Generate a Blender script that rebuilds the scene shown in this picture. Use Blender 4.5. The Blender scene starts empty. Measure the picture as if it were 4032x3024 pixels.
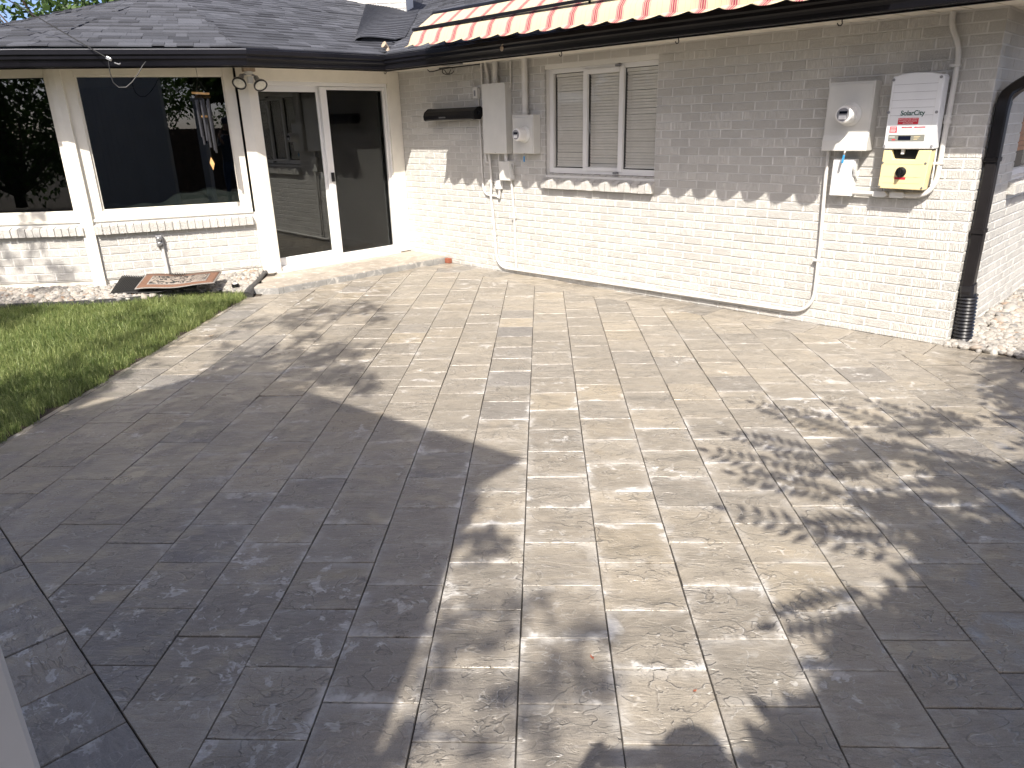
import bpy, bmesh, math, random
import numpy as np
from mathutils import Matrix, Vector
R = math.radians
random.seed(7); rng = np.random.default_rng(7)
sc = bpy.context.scene
col = sc.collection

# ---------------------------------------------------------------- camera
CAM = Vector((0, 0, 1.68))
yaw, pitch, roll = 0.0471, -0.34724, -0.02614
fw = Vector((-math.sin(yaw)*math.cos(pitch), math.cos(yaw)*math.cos(pitch), math.sin(pitch)))
rt = Vector((math.cos(yaw), math.sin(yaw), 0)); up = rt.cross(fw)
r2 = rt*math.cos(roll) + up*math.sin(roll); u2_ = -rt*math.sin(roll) + up*math.cos(roll)
cam = bpy.data.objects.new('camera', bpy.data.cameras.new('camera')); col.objects.link(cam)
cam.data.sensor_width = 36; cam.data.lens = 36*2821.0/4032
cam.data.clip_start = 0.02; cam.data.clip_end = 2000
cam.matrix_world = Matrix(((r2.x, u2_.x, -fw.x, CAM.x), (r2.y, u2_.y, -fw.y, CAM.y), (r2.z, u2_.z, -fw.z, CAM.z), (0, 0, 0, 1)))
sc.camera = cam
sc.cycles.max_bounces = 6; sc.cycles.diffuse_bounces = 3; sc.cycles.glossy_bounces = 3; sc.cycles.transmission_bounces = 4; sc.cycles.transparent_max_bounces = 12
# ---------------------------------------------------------------- sky, sun, exposure
AZ, EL = R(84), R(46.5)                      # direction in which the light travels
S = Vector((math.cos(EL)*math.cos(AZ), math.cos(EL)*math.sin(AZ), -math.sin(EL)))
w = bpy.data.worlds.new('World'); sc.world = w; w.use_nodes = True
nt = w.node_tree; bg = nt.nodes['Background']
sky = nt.nodes.new('ShaderNodeTexSky'); sky.sky_type = 'NISHITA'; sky.sun_disc = False
sky.sun_elevation = EL; sky.sun_rotation = R(186); sky.altitude = 1600; sky.dust_density = 7; sky.ozone_density = 0.35; sky.air_density = 0.36
nt.links.new(sky.outputs[0], bg.inputs[0]); bg.inputs[1].default_value = 0.13
sun = bpy.data.objects.new('sun', bpy.data.lights.new('sun', 'SUN')); col.objects.link(sun)
sun.data.energy = 3.2; sun.data.angle = R(0.53); sun.data.color = (1.0, 0.94, 0.85)
sun.rotation_euler = S.to_track_quat('-Z', 'Y').to_euler()
sc.view_settings.view_transform = 'Standard'; sc.view_settings.look = 'None'
sc.view_settings.gamma = 1; sc.view_settings.exposure = 1.36; sc.view_settings.use_curve_mapping = False

# ---------------------------------------------------------------- frames
t1 = Vector((0.737425, -0.675429, 0)); n1 = Vector((-0.675429, -0.737425, 0)); Z = Vector((0, 0, 1))
I0 = Vector((-1.829, 9.9095, 0))
def frame(o, x, y): return Matrix(((x.x, y.x, 0, o.x), (x.y, y.y, 0, o.y), (0, 0, 1, o.z), (0, 0, 0, 1)))
K = I0 + n1*2.06; K2 = Vector((-4.90, 7.675, 0)); BC = I0 + t1*6.67
ud = (K - K2).normalized(); md = Vector((ud.y, -ud.x, 0))
ua = Vector((math.cos(R(5.7)), math.sin(R(5.7)), 0)); ma = Vector((ua.y, -ua.x, 0))
F1 = frame(I0, t1, -n1)          # long wall: x right along wall, -y out of the wall
FD = frame(K, -n1, -t1)          # door wall: x from left post to inner corner (0..2.06)
F2 = frame(K2, ud, -md)          # wall under the middle window (0..1.826)
FA = frame(K2, ua, -ma)          # left window wall (x negative)
FR = frame(BC, -n1, -t1)         # right side wall, x going back
def T(x, y, z): return Matrix.Translation((x, y, z))

# ---------------------------------------------------------------- helpers
WM = {}
def place(o, M, parent=None):
    if parent is not None:
        o.parent = parent; o.matrix_basis = WM[parent.name].inverted() @ M
    else: o.matrix_basis = M
    WM[o.name] = M.copy()
def empty(name, M, label, cat, group=None):
    o = bpy.data.objects.new(name, None); o.empty_display_size = 0.1; col.objects.link(o); place(o, M)
    o['label'] = label; o['category'] = cat
    if group: o['group'] = group
    return o
def tag(o, label, cat, group=None):
    o['label'] = label; o['category'] = cat
    if group: o['group'] = group
    return o
class MB:
    def __init__(s): s.v = []; s.f = []; s.t = None
    def add(s, vs, fs):
        b = len(s.v); s.v += [tuple(v) for v in vs]; s.f += [tuple(i+b for i in f) for f in fs]; return s
    def box(s, x0, x1, y0, y1, z0, z1):
        v = [(x0,y0,z0),(x1,y0,z0),(x1,y1,z0),(x0,y1,z0),(x0,y0,z1),(x1,y0,z1),(x1,y1,z1),(x0,y1,z1)]
        return s.add(v, [(0,3,2,1),(4,5,6,7),(0,1,5,4),(1,2,6,5),(2,3,7,6),(3,0,4,7)])
    def cbox(s, x0, x1, y0, y1, z0, z1, c):      # box with its -y face chamfered
        v = [(x0,y1,z0),(x1,y1,z0),(x1,y1,z1),(x0,y1,z1),(x0,y0+c,z0),(x1,y0+c,z0),(x1,y0+c,z1),(x0,y0+c,z1),
             (x0+c,y0,z0+c),(x1-c,y0,z0+c),(x1-c,y0,z1-c),(x0+c,y0,z1-c)]
        f = [(0,3,2,1)]
        for i in range(4):
            j = (i+1) % 4; f += [(i,j,4+j,4+i),(4+i,4+j,8+j,8+i)]
        return s.add(v, f+[(8,9,10,11)])
    def prism(s, poly, axis, a, b):              # polygon (list of 2d) extruded along axis 'x','y','z'
        n = len(poly)
        mk = {'x': lambda p, h: (h, p[0], p[1]), 'y': lambda p, h: (p[0], h, p[1]), 'z': lambda p, h: (p[0], p[1], h)}[axis]
        v = [mk(p, a) for p in poly] + [mk(p, b) for p in poly]
        return s.add(v, [tuple(range(n))[::-1], tuple(range(n, 2*n))] + [(i, (i+1) % n, n+(i+1) % n, n+i) for i in range(n)])
    def tube(s, pts, r, n=10, cap=True):
        pts = [Vector(p) for p in pts]; rr = r if isinstance(r, (list, tuple)) else [r]*len(pts)
        base = len(s.v); prev = None
        for i, p in enumerate(pts):
            d = (pts[min(i+1, len(pts)-1)] - pts[max(i-1, 0)]).normalized()
            if prev is None:
                a = d.orthogonal().normalized()
            else:
                a = (prev - d*prev.dot(d)).normalized()
            prev = a; b = d.cross(a)
            for k in range(n):
                q = 2*math.pi*k/n; s.v.append(tuple(p + (a*math.cos(q) + b*math.sin(q))*rr[i]))
        for i in range(len(pts)-1):
            for k in range(n):
                a0 = base+i*n+k; a1 = base+i*n+(k+1) % n; s.f.append((a0, a1, a1+n, a0+n))
        if cap:
            s.f.append(tuple(base+k for k in range(n))[::-1]); s.f.append(tuple(base+(len(pts)-1)*n+k for k in range(n)))
        return s
    def lathe(s, prof, c, axis=(0, 0, 1), n=24):  # prof: list of (radius, height along axis)
        ax = Vector(axis).normalized(); a = ax.orthogonal().normalized(); b = ax.cross(a); c = Vector(c); base = len(s.v)
        for r_, h in prof:
            for k in range(n):
                q = 2*math.pi*k/n; s.v.append(tuple(c + ax*h + (a*math.cos(q)+b*math.sin(q))*r_))
        for i in range(len(prof)-1):
            for k in range(n):
                a0 = base+i*n+k; a1 = base+i*n+(k+1) % n; s.f.append((a0, a1, a1+n, a0+n))
        s.f.append(tuple(base+k for k in range(n))[::-1]); s.f.append(tuple(base+(len(prof)-1)*n+k for k in range(n)))
        return s
    def build(s, name, m, parent=None, M=None, smooth=False, attr=None):
        me = bpy.data.meshes.new(name); me.from_pydata(s.v, [], s.f)
        if attr is not None:
            a = me.attributes.new('tone', 'FLOAT', 'FACE'); a.data.foreach_set('value', attr)
        me.materials.append(m)
        if smooth:
            me.polygons.foreach_set('use_smooth', [True]*len(me.polygons)); 
            try: me.set_sharp_from_angle(angle=R(35))
            except Exception: pass
        me.update()
        bmx = bmesh.new(); bmx.from_mesh(me); bmesh.ops.recalc_face_normals(bmx, faces=bmx.faces); bmx.to_mesh(me); bmx.free()
        o = bpy.data.objects.new(name, me); col.objects.link(o)
        if M is None: M = WM[parent.name] if parent is not None else Matrix.Identity(4)
        place(o, M, parent); return o
def inst(name, me, parent, M):
    o = bpy.data.objects.new(name, me); col.objects.link(o); place(o, M, parent); return o
def bevel(o, wd, seg=2):
    m = o.modifiers.new('b', 'BEVEL'); m.width = wd; m.segments = seg; m.limit_method = 'ANGLE'; m.angle_limit = R(40); return o
def arc(p0, c, p1, n=8):      # quadratic bend
    p0, c, p1 = Vector(p0), Vector(c), Vector(p1)
    return [p0*(1-t)**2 + c*2*t*(1-t) + p1*t*t for t in [i/n for i in range(n+1)]]

# ---------------------------------------------------------------- materials
class NT:
    def __init__(s, name):
        s.m = bpy.data.materials.new(name); s.m.use_nodes = True; s.t = s.m.node_tree; s.b = s.t.nodes['Principled BSDF']
    def n(s, ty, **kw):
        nd = s.t.nodes.new('ShaderNode'+ty)
        for k, v in kw.items():
            if k.startswith('i_'):
                key = k[2:]; key = int(key) if key.isdigit() else key
                s.set(nd.inputs[key], v)
            else: setattr(nd, k, v)
        return nd
    def set(s, sock, v):
        if hasattr(v, 'is_output') or isinstance(v, bpy.types.NodeSocket): s.t.links.new(v, sock)
        else: sock.default_value = v
    def math(s, op, a, b=0.0, c=0.0, clamp=False):
        nd = s.n('Math', operation=op, use_clamp=clamp); s.set(nd.inputs[0], a); s.set(nd.inputs[1], b); s.set(nd.inputs[2], c); return nd.outputs[0]
    def mix(s, f, a, b, mode='MIX'):
        nd = s.n('Mix', data_type='RGBA', blend_type=mode); s.set(nd.inputs[0], f); s.set(nd.inputs[6], a); s.set(nd.inputs[7], b); return nd.outputs[2]
    def rng(s, v, a, b, c=0.0, d=1.0, smooth=True):
        nd = s.n('MapRange', interpolation_type='SMOOTHSTEP' if smooth else 'LINEAR'); s.set(nd.inputs[0], v)
        for i, q in enumerate((a, b, c, d)): s.set(nd.inputs[i+1], q)
        return nd.outputs[0]
    def noise(s, vec, scale, detail=3, rough=0.5, dist=0.0, w=None):
        nd = s.n('TexNoise'); nd.noise_dimensions = '4D' if w is not None else '3D'
        if vec is not None: s.set(nd.inputs['Vector'], vec)
        if w is not None: s.set(nd.inputs['W'], w)
        s.set(nd.inputs['Scale'], scale); nd.inputs['Detail'].default_value = detail; nd.inputs['Roughness'].default_value = rough; nd.inputs['Distortion'].default_value = dist
        return nd.outputs[0]
    def vmul(s, v, xyz):
        nd = s.n('VectorMath', operation='MULTIPLY'); s.set(nd.inputs[0], v); nd.inputs[1].default_value = xyz; return nd.outputs[0]
    def obj(s): return s.n('TexCoord').outputs['Object']
    def pos(s): return s.n('NewGeometry').outputs['Position']
    def bump(s, h, strength, dist=0.002):
        nd = s.n('Bump'); s.set(nd.inputs['Height'], h); nd.inputs['Strength'].default_value = strength; nd.inputs['Distance'].default_value = dist
        s.t.links.new(nd.outputs[0], s.b.inputs['Normal']); return nd
    def out(s, colr=None, rough=None, **kw):
        if colr is not None: s.set(s.b.inputs['Base Color'], colr)
        if rough is not None: s.set(s.b.inputs['Roughness'], rough)
        for k, v in kw.items(): s.set(s.b.inputs[k], v)
        return s.m
def C(r_, g_, b_): return (r_, g_, b_, 1.0)
def paint(name, c, rough=0.45, var=0.10, scale=6, bump=0.08, bscale=180, grime=0.0, metal=0.0, spec=0.5):
    t = NT(name); p = t.pos()
    a = t.noise(p, scale, 4, 0.6)
    cc = t.mix(t.rng(a, 0.3, 0.7), C(*[x*(1-var) for x in c]), C(*[min(1, x*(1+var*0.5)) for x in c]))
    if grime:
        g = t.noise(t.vmul(p, (1, 1, 0.35)), 2.3, 6, 0.65)
        cc = t.mix(t.math('MULTIPLY', t.rng(g, 0.52, 0.78), grime), cc, C(0.20, 0.17, 0.13))
    if bump: t.bump(t.noise(p, bscale, 2), bump, 0.001)
    return t.out(cc, rough, Metallic=metal, **{'Specular IOR Level': spec})
M = {}
M['trim'] = paint('white_trim_paint', (0.80, 0.76, 0.67), 0.42, 0.05, 5, 0.05, 90, 0.06)
M['vinyl'] = paint('white_vinyl', (0.80, 0.79, 0.77), 0.35, 0.03, 3, 0.0)
M['soffit'] = paint('cream_soffit', (0.80, 0.75, 0.65), 0.5, 0.05, 4, 0.03, 60)
M['gutter'] = paint('black_gutter_metal', (0.009, 0.009, 0.012), 0.30, 0.2, 3, 0.10, 14, spec=0.22)
M['gutterlip'] = paint('pale_lip_metal', (0.32, 0.32, 0.33), 0.35, 0.1, 5, 0.0, metal=0.6)
M['boxpaint'] = paint('grey_enamel', (0.66, 0.65, 0.61), 0.45, 0.05, 5, 0.06, 60, 0.10)
M['boxlight'] = paint('light_grey_enamel', (0.70, 0.70, 0.68), 0.42, 0.04, 5, 0.04, 60, 0.05)
M['conduit'] = paint('painted_conduit', (0.66, 0.645, 0.61), 0.45, 0.06, 9, 0.05, 80, 0.06)
M['inverter'] = paint('white_inverter_plastic', (0.78, 0.79, 0.80), 0.4, 0.03, 4, 0.03, 200, 0.03)
M['yellow'] = paint('aged_yellow_plastic', (0.80, 0.66, 0.36), 0.45, 0.06, 5, 0.03, 200, 0.05)
M['blackplastic'] = paint('black_plastic', (0.009, 0.009, 0.011), 0.4, 0.2, 8, 0.08, 120, spec=0.25)
M['rubber'] = paint('black_rubber', (0.013, 0.013, 0.013), 0.7, 0.3, 20, 0.3, 300)
M['downspout'] = paint('brown_black_downspout', (0.013, 0.0115, 0.012), 0.38, 0.25, 6, 0.10, 20, spec=0.3)
M['corrugated'] = paint('corrugated_black_pipe', (0.014, 0.014, 0.017), 0.3, 0.2, 6, 0.0)
M['red'] = paint('red_label', (0.62, 0.03, 0.05), 0.45, 0.05, 30, 0.0)
M['whitelabel'] = paint('white_label', (0.82, 0.82, 0.82), 0.45, 0.02, 30, 0.0)
M['greytext'] = paint('grey_print', (0.25, 0.25, 0.26), 0.5, 0.02, 30, 0.0)
M['green'] = paint('dark_green_print', (0.012, 0.085, 0.065), 0.5, 0.02, 30, 0.0)
M['lcdpanel'] = paint('olive_grey_panel', (0.23, 0.23, 0.20), 0.4, 0.05, 30, 0.0)
M['lcd'] = paint('dark_lcd', (0.008, 0.010, 0.022), 0.1, 0.02, 30, 0.0)
M['steel'] = paint('galvanised_steel', (0.45, 0.45, 0.45), 0.35, 0.15, 30, 0.1, 120, metal=0.8)
M['dullmetal'] = paint('weathered_aluminium', (0.30, 0.30, 0.31), 0.45, 0.2, 30, 0.1, 120, metal=0.7)
M['wire'] = paint('black_wire', (0.01, 0.01, 0.01), 0.5, 0.1, 30, 0.0)
M['blue'] = paint('blue_seal', (0.05, 0.30, 0.62), 0.4, 0.05, 30, 0.0)
M['wood'] = paint('pale_chime_wood', (0.62, 0.36, 0.14), 0.5, 0.2, 30, 0.1, 60)
M['orangewood'] = paint('orange_wood', (0.55, 0.20, 0.06), 0.45, 0.2, 40, 0.1, 60)
M['rust'] = paint('bare_red_brick', (0.28, 0.09, 0.05), 0.8, 0.3, 60, 0.4, 150)
M['chimetube'] = paint('dark_chime_tube', (0.10, 0.10, 0.11), 0.3, 0.15, 20, 0.0, metal=0.7)
M['tapebrown'] = paint('weathered_tan_metal', (0.42, 0.33, 0.24), 0.6, 0.2, 30, 0.1, 90)
M['lampglass'] = paint('frosted_lamp_glass', (0.62, 0.60, 0.52), 0.15, 0.15, 60, 0.35, 160)
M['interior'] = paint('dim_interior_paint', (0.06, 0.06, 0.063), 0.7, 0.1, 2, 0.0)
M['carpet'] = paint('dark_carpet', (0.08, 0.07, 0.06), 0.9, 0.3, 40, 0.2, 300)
M['blind'] = paint('off_white_blind', (0.80, 0.79, 0.765), 0.45, 0.04, 12, 0.0)
M['siding'] = paint('white_shed_siding', (0.58, 0.57, 0.56), 0.5, 0.06, 3, 0.05, 60, 0.1)
M['soil'] = paint('dark_soil', (0.055, 0.042, 0.030), 0.95, 0.4, 14, 0.8, 60)
M['sand'] = paint('joint_sand', (0.050, 0.045, 0.040), 0.95, 0.3, 60, 0.6, 300)
M['edging'] = paint('black_plastic_edging', (0.05, 0.05, 0.052), 0.5, 0.25, 12, 0.2, 60)
M['bark'] = paint('tree_bark', (0.12, 0.085, 0.06), 0.9, 0.4, 9, 0.9, 30)

def brick_mat(name, c, mortar=False, joined=False):
    t = NT(name)
    if joined: rnd = t.n('Attribute', attribute_name='tone').outputs['Fac']
    else: rnd = t.n('ObjectInfo').outputs['Random']
    p = t.obj(); wv = t.math('MULTIPLY', rnd, 40.0)
    big = t.noise(t.pos(), 1.6, 4, 0.6)
    cc = t.mix(t.rng(big, 0.3, 0.75), C(*[x*0.93 for x in c]), C(*c))
    cc = t.mix(t.math('MULTIPLY', rnd, 0.22), cc, C(c[0]*0.86, c[1]*0.87, c[2]*0.90))
    if not mortar:
        comb = t.noise(t.vmul(p, (170, 60, 14)), 1.0, 2, 0.55, 0.0, wv)          # vertical combing
        wrig = t.noise(t.vmul(p, (95, 95, 95)), 1.0, 2, 0.6, 1.6, wv)             # bark-like wriggles
        h = t.mix(t.rng(rnd, 0.25, 0.75), comb, wrig)
        hh = t.rng(h, 0.36, 0.62)
        cc = t.mix(t.math('MULTIPLY', t.math('SUBTRACT', 1.0, hh), 0.16), cc, C(0.40, 0.37, 0.33))
        gr = t.noise(t.vmul(t.pos(), (1, 1, 2.2)), 3.1, 5, 0.7)
        cc = t.mix(t.math('MULTIPLY', t.rng(gr, 0.60, 0.80), 0.35), cc, C(0.38, 0.33, 0.28))
        sz = t.n('SeparateXYZ'); t.set(sz.inputs[0], t.pos())
        low = t.math('MULTIPLY', t.rng(sz.outputs[2], 0.02, 0.75, 1.0, 0.0), t.rng(t.noise(t.vmul(t.pos(), (1, 1, 2.0)), 5.0, 5, 0.7), 0.50, 0.72))
        cc = t.mix(t.math('MULTIPLY', low, 0.55), cc, C(0.30, 0.26, 0.22))
        t.bump(hh, 0.85, 0.005)
    else: t.bump(t.noise(t.pos(), 70, 4), 0.35, 0.003)
    return t.out(cc, 0.62)
BP = (0.64, 0.622, 0.580)
M['brick'] = brick_mat('painted_brick', BP); M['brickj'] = brick_mat('painted_brick_far', BP, joined=True)
M['mortar'] = brick_mat('painted_mortar', (0.74, 0.725, 0.685), True)

def paver_mat():
    t = NT('slate_textured_paver')
    oi = t.n('ObjectInfo'); rnd = oi.outputs['Random']; p = t.obj(); P = t.pos(); wv = t.math('MULTIPLY', rnd, 60.0)
    r2_ = t.math('FRACT', t.math('MULTIPLY', rnd, 17.31)); r3_ = t.math('FRACT', t.math('MULTIPLY', rnd, 91.7))
    # colour
    ramp = t.n('ValToRGB'); ramp.color_ramp.interpolation = 'LINEAR'
    cr = ramp.color_ramp; cr.elements[0].position = 0.0; cr.elements[0].color = C(0.192, 0.180, 0.170)
    cr.elements[1].position = 1.0; cr.elements[1].color = C(0.318, 0.272, 0.205)
    for ps, cc in ((0.12, (0.252, 0.226, 0.190)), (0.5, (0.288, 0.254, 0.205)), (0.8, (0.268, 0.240, 0.202)), (0.93, (0.298, 0.260, 0.206))):
        e = cr.elements.new(ps); e.color = C(*cc)
    t.set(ramp.inputs[0], rnd); c = ramp.outputs[0]
    c = t.mix(1.0, c, t.mix(r3_, C(0.86, 0.86, 0.87), C(1.13, 1.12, 1.10)), 'MULTIPLY')
    streak = t.noise(t.vmul(p, (5, 16, 5)), 1.0, 3, 0.65, 0.9, wv)
    c = t.mix(t.math('MULTIPLY', t.rng(streak, 0.45, 0.75), 0.45), c, t.mix(r2_, C(0.150, 0.142, 0.140), C(0.215, 0.185, 0.150)))
    cloud = t.noise(p, 4.0, 2, 0.6, 0.5, t.math('ADD', wv, 7.0))
    c = t.mix(t.math('MULTIPLY', t.rng(cloud, 0.55, 0.8), t.math('MULTIPLY', t.rng(r3_, 0.6, 1.0), 0.55)), c, C(0.34, 0.265, 0.17))
    grain = t.noise(P, 240, 1, 0.7)
    c = t.mix(0.55, c, t.mix(t.rng(grain, 0.3, 0.7, smooth=False), C(0.66, 0.66, 0.66), C(1.25, 1.25, 1.25)), 'MULTIPLY')
    # cleft relief: terraces
    def terr(scale, k, seed, sx, sy):
        v = t.noise(t.vmul(p, (sx, sy, 1)), scale, 3.0, 0.55, 0.9, t.math('ADD', wv, seed))
        vk = t.math('MULTIPLY', v, k); fl = t.math('FLOOR', vk); fr = t.math('FRACT', vk)
        return t.math('ADD', fl, t.rng(fr, 0.455, 0.545)), fr
    h1, f1 = terr(4.6, 7.0, 0.0, 1.0, 1.7)
    h2, f2 = terr(9.5, 6.0, 11.0, 1.0, 2.1)
    fine = t.noise(P, 85, 3, 0.7)
    # where the relief is worn flat
    worn = t.rng(t.noise(p, 3.0, 2, 0.5, 0.0, t.math('ADD', wv, 23.0)), 0.35, 0.62)
    H = t.math('ADD', t.math('MULTIPLY', h1, t.math('MULTIPLY_ADD', worn, 0.70, 0.10)), t.math('MULTIPLY', h2, t.math('MULTIPLY', worn, 0.42)))
    rip = t.noise(t.vmul(p, (11, 46, 1)), 1.0, 3, 0.6, 1.2, t.math('ADD', wv, 5.0))
    c = t.mix(t.math('MULTIPLY', t.rng(rip, 0.38, 0.66), 0.22), c, C(0.40, 0.36, 0.30))
    c = t.mix(t.math('MULTIPLY', t.rng(rip, 0.46, 0.26), 0.30), c, C(0.14, 0.125, 0.105))
    H = t.math('ADD', H, t.math('ADD', t.math('MULTIPLY', fine, 0.22), t.math('MULTIPLY', rip, 0.75)))
    t.bump(H, 1.0, 0.006)
    # clefts: pale lips of bloom with painted glint, dark feet of painted shade
    def band(f, a, b, cc): return t.math('MULTIPLY', t.rng(f, a, b), t.math('SUBTRACT', 1.0, t.rng(f, b, cc)))
    cleft_shade = t.math('MULTIPLY', band(f1, 0.36, 0.44, 0.50), worn)
    c = t.mix(t.math('MULTIPLY', cleft_shade, 0.55), c, C(0.08, 0.073, 0.066))
    # efflorescence
    sep = t.n('SeparateXYZ'); t.set(sep.inputs[0], p)
    ax = t.math('DIVIDE', t.math('ABSOLUTE', sep.outputs[0]), 0.160); ay = t.math('DIVIDE', t.math('ABSOLUTE', sep.outputs[1]), 0.151)
    edge = t.math('POWER', t.math('ADD', t.math('POWER', ax, 10.0), t.math('POWER', ay, 10.0)), 0.1)
    en = t.noise(p, 7.0, 4, 0.68, 0.6, t.math('ADD', wv, 31.0))
    em = t.rng(t.math('ADD', edge, t.math('MULTIPLY_ADD', en, 1.5, -0.75)), 0.80, 1.10)
    dv = t.n('VectorMath', operation='DISTANCE'); t.set(dv.inputs[0], P); dv.inputs[1].default_value = (0.35, 2.6, 0)
    zn = t.math('ADD', t.noise(P, 0.75, 3, 0.6), t.rng(dv.outputs['Value'], 0.6, 2.6, 0.19, -0.02))
    zone = t.rng(zn, 0.46, 0.64)
    em = t.math('MULTIPLY', t.math('MULTIPLY', em, zone), t.rng(r2_, 0.0, 0.75, 0.22, 1.0))
    vn = t.noise(P, 1.7, 4, 0.65); 
    bias = None
    for cx_, cy_, rad_, amp_ in ((-1.25, 2.15, 1.2, 0.19), (-2.2, 1.9, 1.0, 0.18), (1.35, 3.7, 1.0, 0.09), (2.3, 4.9, 0.9, 0.10), (-2.3, 7.6, 1.3, 0.12), (-0.6, 8.2, 1.2, 0.06)):
        dq = t.n('VectorMath', operation='DISTANCE'); t.set(dq.inputs[0], P); dq.inputs[1].default_value = (cx_, cy_, 0)
        bq = t.rng(dq.outputs['Value'], 0.0, rad_, amp_, 0.0); bias = bq if bias is None else t.math('ADD', bias, bq)
    vz = t.rng(t.math('ADD', vn, bias), 0.53, 0.63)
    vein = t.math('MAXIMUM', band(f1, 0.5, 0.60, 0.86), t.math('MULTIPLY', band(f2, 0.5, 0.58, 0.8), 0.8))
    bl = t.rng(t.noise(p, 9.0, 3, 0.7, 0.8, t.math('ADD', wv, 47.0)), 0.52, 0.62)
    ve = t.math('MULTIPLY', t.math('MULTIPLY', t.math('MAXIMUM', vein, t.math('MULTIPLY', t.rng(bl, 0.75, 1.0), 0.5)), vz), t.math('MULTIPLY', bl, 1.0))
    vl = t.math('MULTIPLY', t.math('MULTIPLY', t.math('MAXIMUM', band(f1, 0.5, 0.55, 0.63), t.math('MULTIPLY', band(f2, 0.5, 0.54, 0.60), worn)), t.math('MAXIMUM', bl, 0.35)), 0.50)  # bloom lines that also paint the glint along cleft lips
    em = t.math('MULTIPLY', em, t.rng(t.noise(p, 3.2, 4, 0.65, 0.4, t.math('ADD', wv, 53.0)), 0.40, 0.58))
    e_all = t.math('MAXIMUM', t.math('MAXIMUM', t.math('MAXIMUM', em, t.math('MULTIPLY', t.math('MULTIPLY', t.rng(edge, 0.60, 1.04), zone), t.math('MULTIPLY', t.rng(en, 0.38, 0.62), 0.40))), ve), vl, clamp=True)
    c = t.mix(e_all, c, C(0.60, 0.58, 0.55))
    ro = t.math('MULTIPLY_ADD', vn, 0.30, 0.17)
    ro = t.math('MULTIPLY_ADD', e_all, 0.25, ro)
    return t.out(c, ro, **{'Specular IOR Level': 0.6})
M['paver'] = paver_mat()

def shingle_mat(name, joined):
    t = NT(name)
    rnd = t.n('Attribute', attribute_name='tone').outputs['Fac']
    c = t.mix(t.rng(rnd, 0.0, 1.0, smooth=False), C(0.026, 0.0275, 0.034), C(0.080, 0.084, 0.100))
    P = t.pos(); g = t.noise(P, 420, 2, 0.7); l = t.noise(P, 9, 4, 0.65)
    c = t.mix(0.6, c, t.mix(t.rng(g, 0.3, 0.7, smooth=False), C(0.45, 0.45, 0.45), C(1.6, 1.6, 1.6)), 'MULTIPLY')
    c = t.mix(0.4, c, t.mix(l, C(0.6, 0.6, 0.6), C(1.4, 1.4, 1.4)), 'MULTIPLY')
    t.bump(g, 0.5, 0.002)
    return t.out(c, 0.85)
M['shingle'] = shingle_mat('asphalt_shingle', True)

def glass_mat(name, tint, boost=1.7):
    t = NT(name); tr = t.n('BsdfTransparent', i_0=C(*tint)); gl = t.n('BsdfGlossy'); gl.inputs['Roughness'].default_value = 0.0
    gl.inputs['Color'].default_value = C(0.95, 0.98, 0.97)
    fr = t.n('Fresnel'); fr.inputs[0].default_value = 1.5
    bf = t.n('NewGeometry').outputs['Backfacing']
    fac = t.math('MULTIPLY', t.math('MULTIPLY', fr.outputs[0], boost), t.math('SUBTRACT', 1.0, bf), clamp=True)
    mx = t.n('MixShader'); t.set(mx.inputs[0], fac); t.t.links.new(tr.outputs[0], mx.inputs[1]); t.t.links.new(gl.outputs[0], mx.inputs[2])
    t.t.links.new(mx.outputs[0], t.t.nodes['Material Output'].inputs[0]); return t.m
M['glass'] = glass_mat('window_glass', (0.42, 0.45, 0.44), 1.9)
M['doorglass'] = glass_mat('door_glass', (0.36, 0.39, 0.37), 2.3)
M['blindglass'] = glass_mat('clear_window_glass', (0.96, 0.955, 0.94), 1.0)
def screen_mat():
    t = NT('insect_screen'); tr = t.n('BsdfTransparent'); df = t.n('BsdfDiffuse', i_0=C(0.008, 0.008, 0.009))
    mx = t.n('MixShader'); mx.inputs[0].default_value = 0.16; t.t.links.new(tr.outputs[0], mx.inputs[1]); t.t.links.new(df.outputs[0], mx.inputs[2])
    t.t.links.new(mx.outputs[0], t.t.nodes['Material Output'].inputs[0]); return t.m
M['screen'] = screen_mat()

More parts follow.
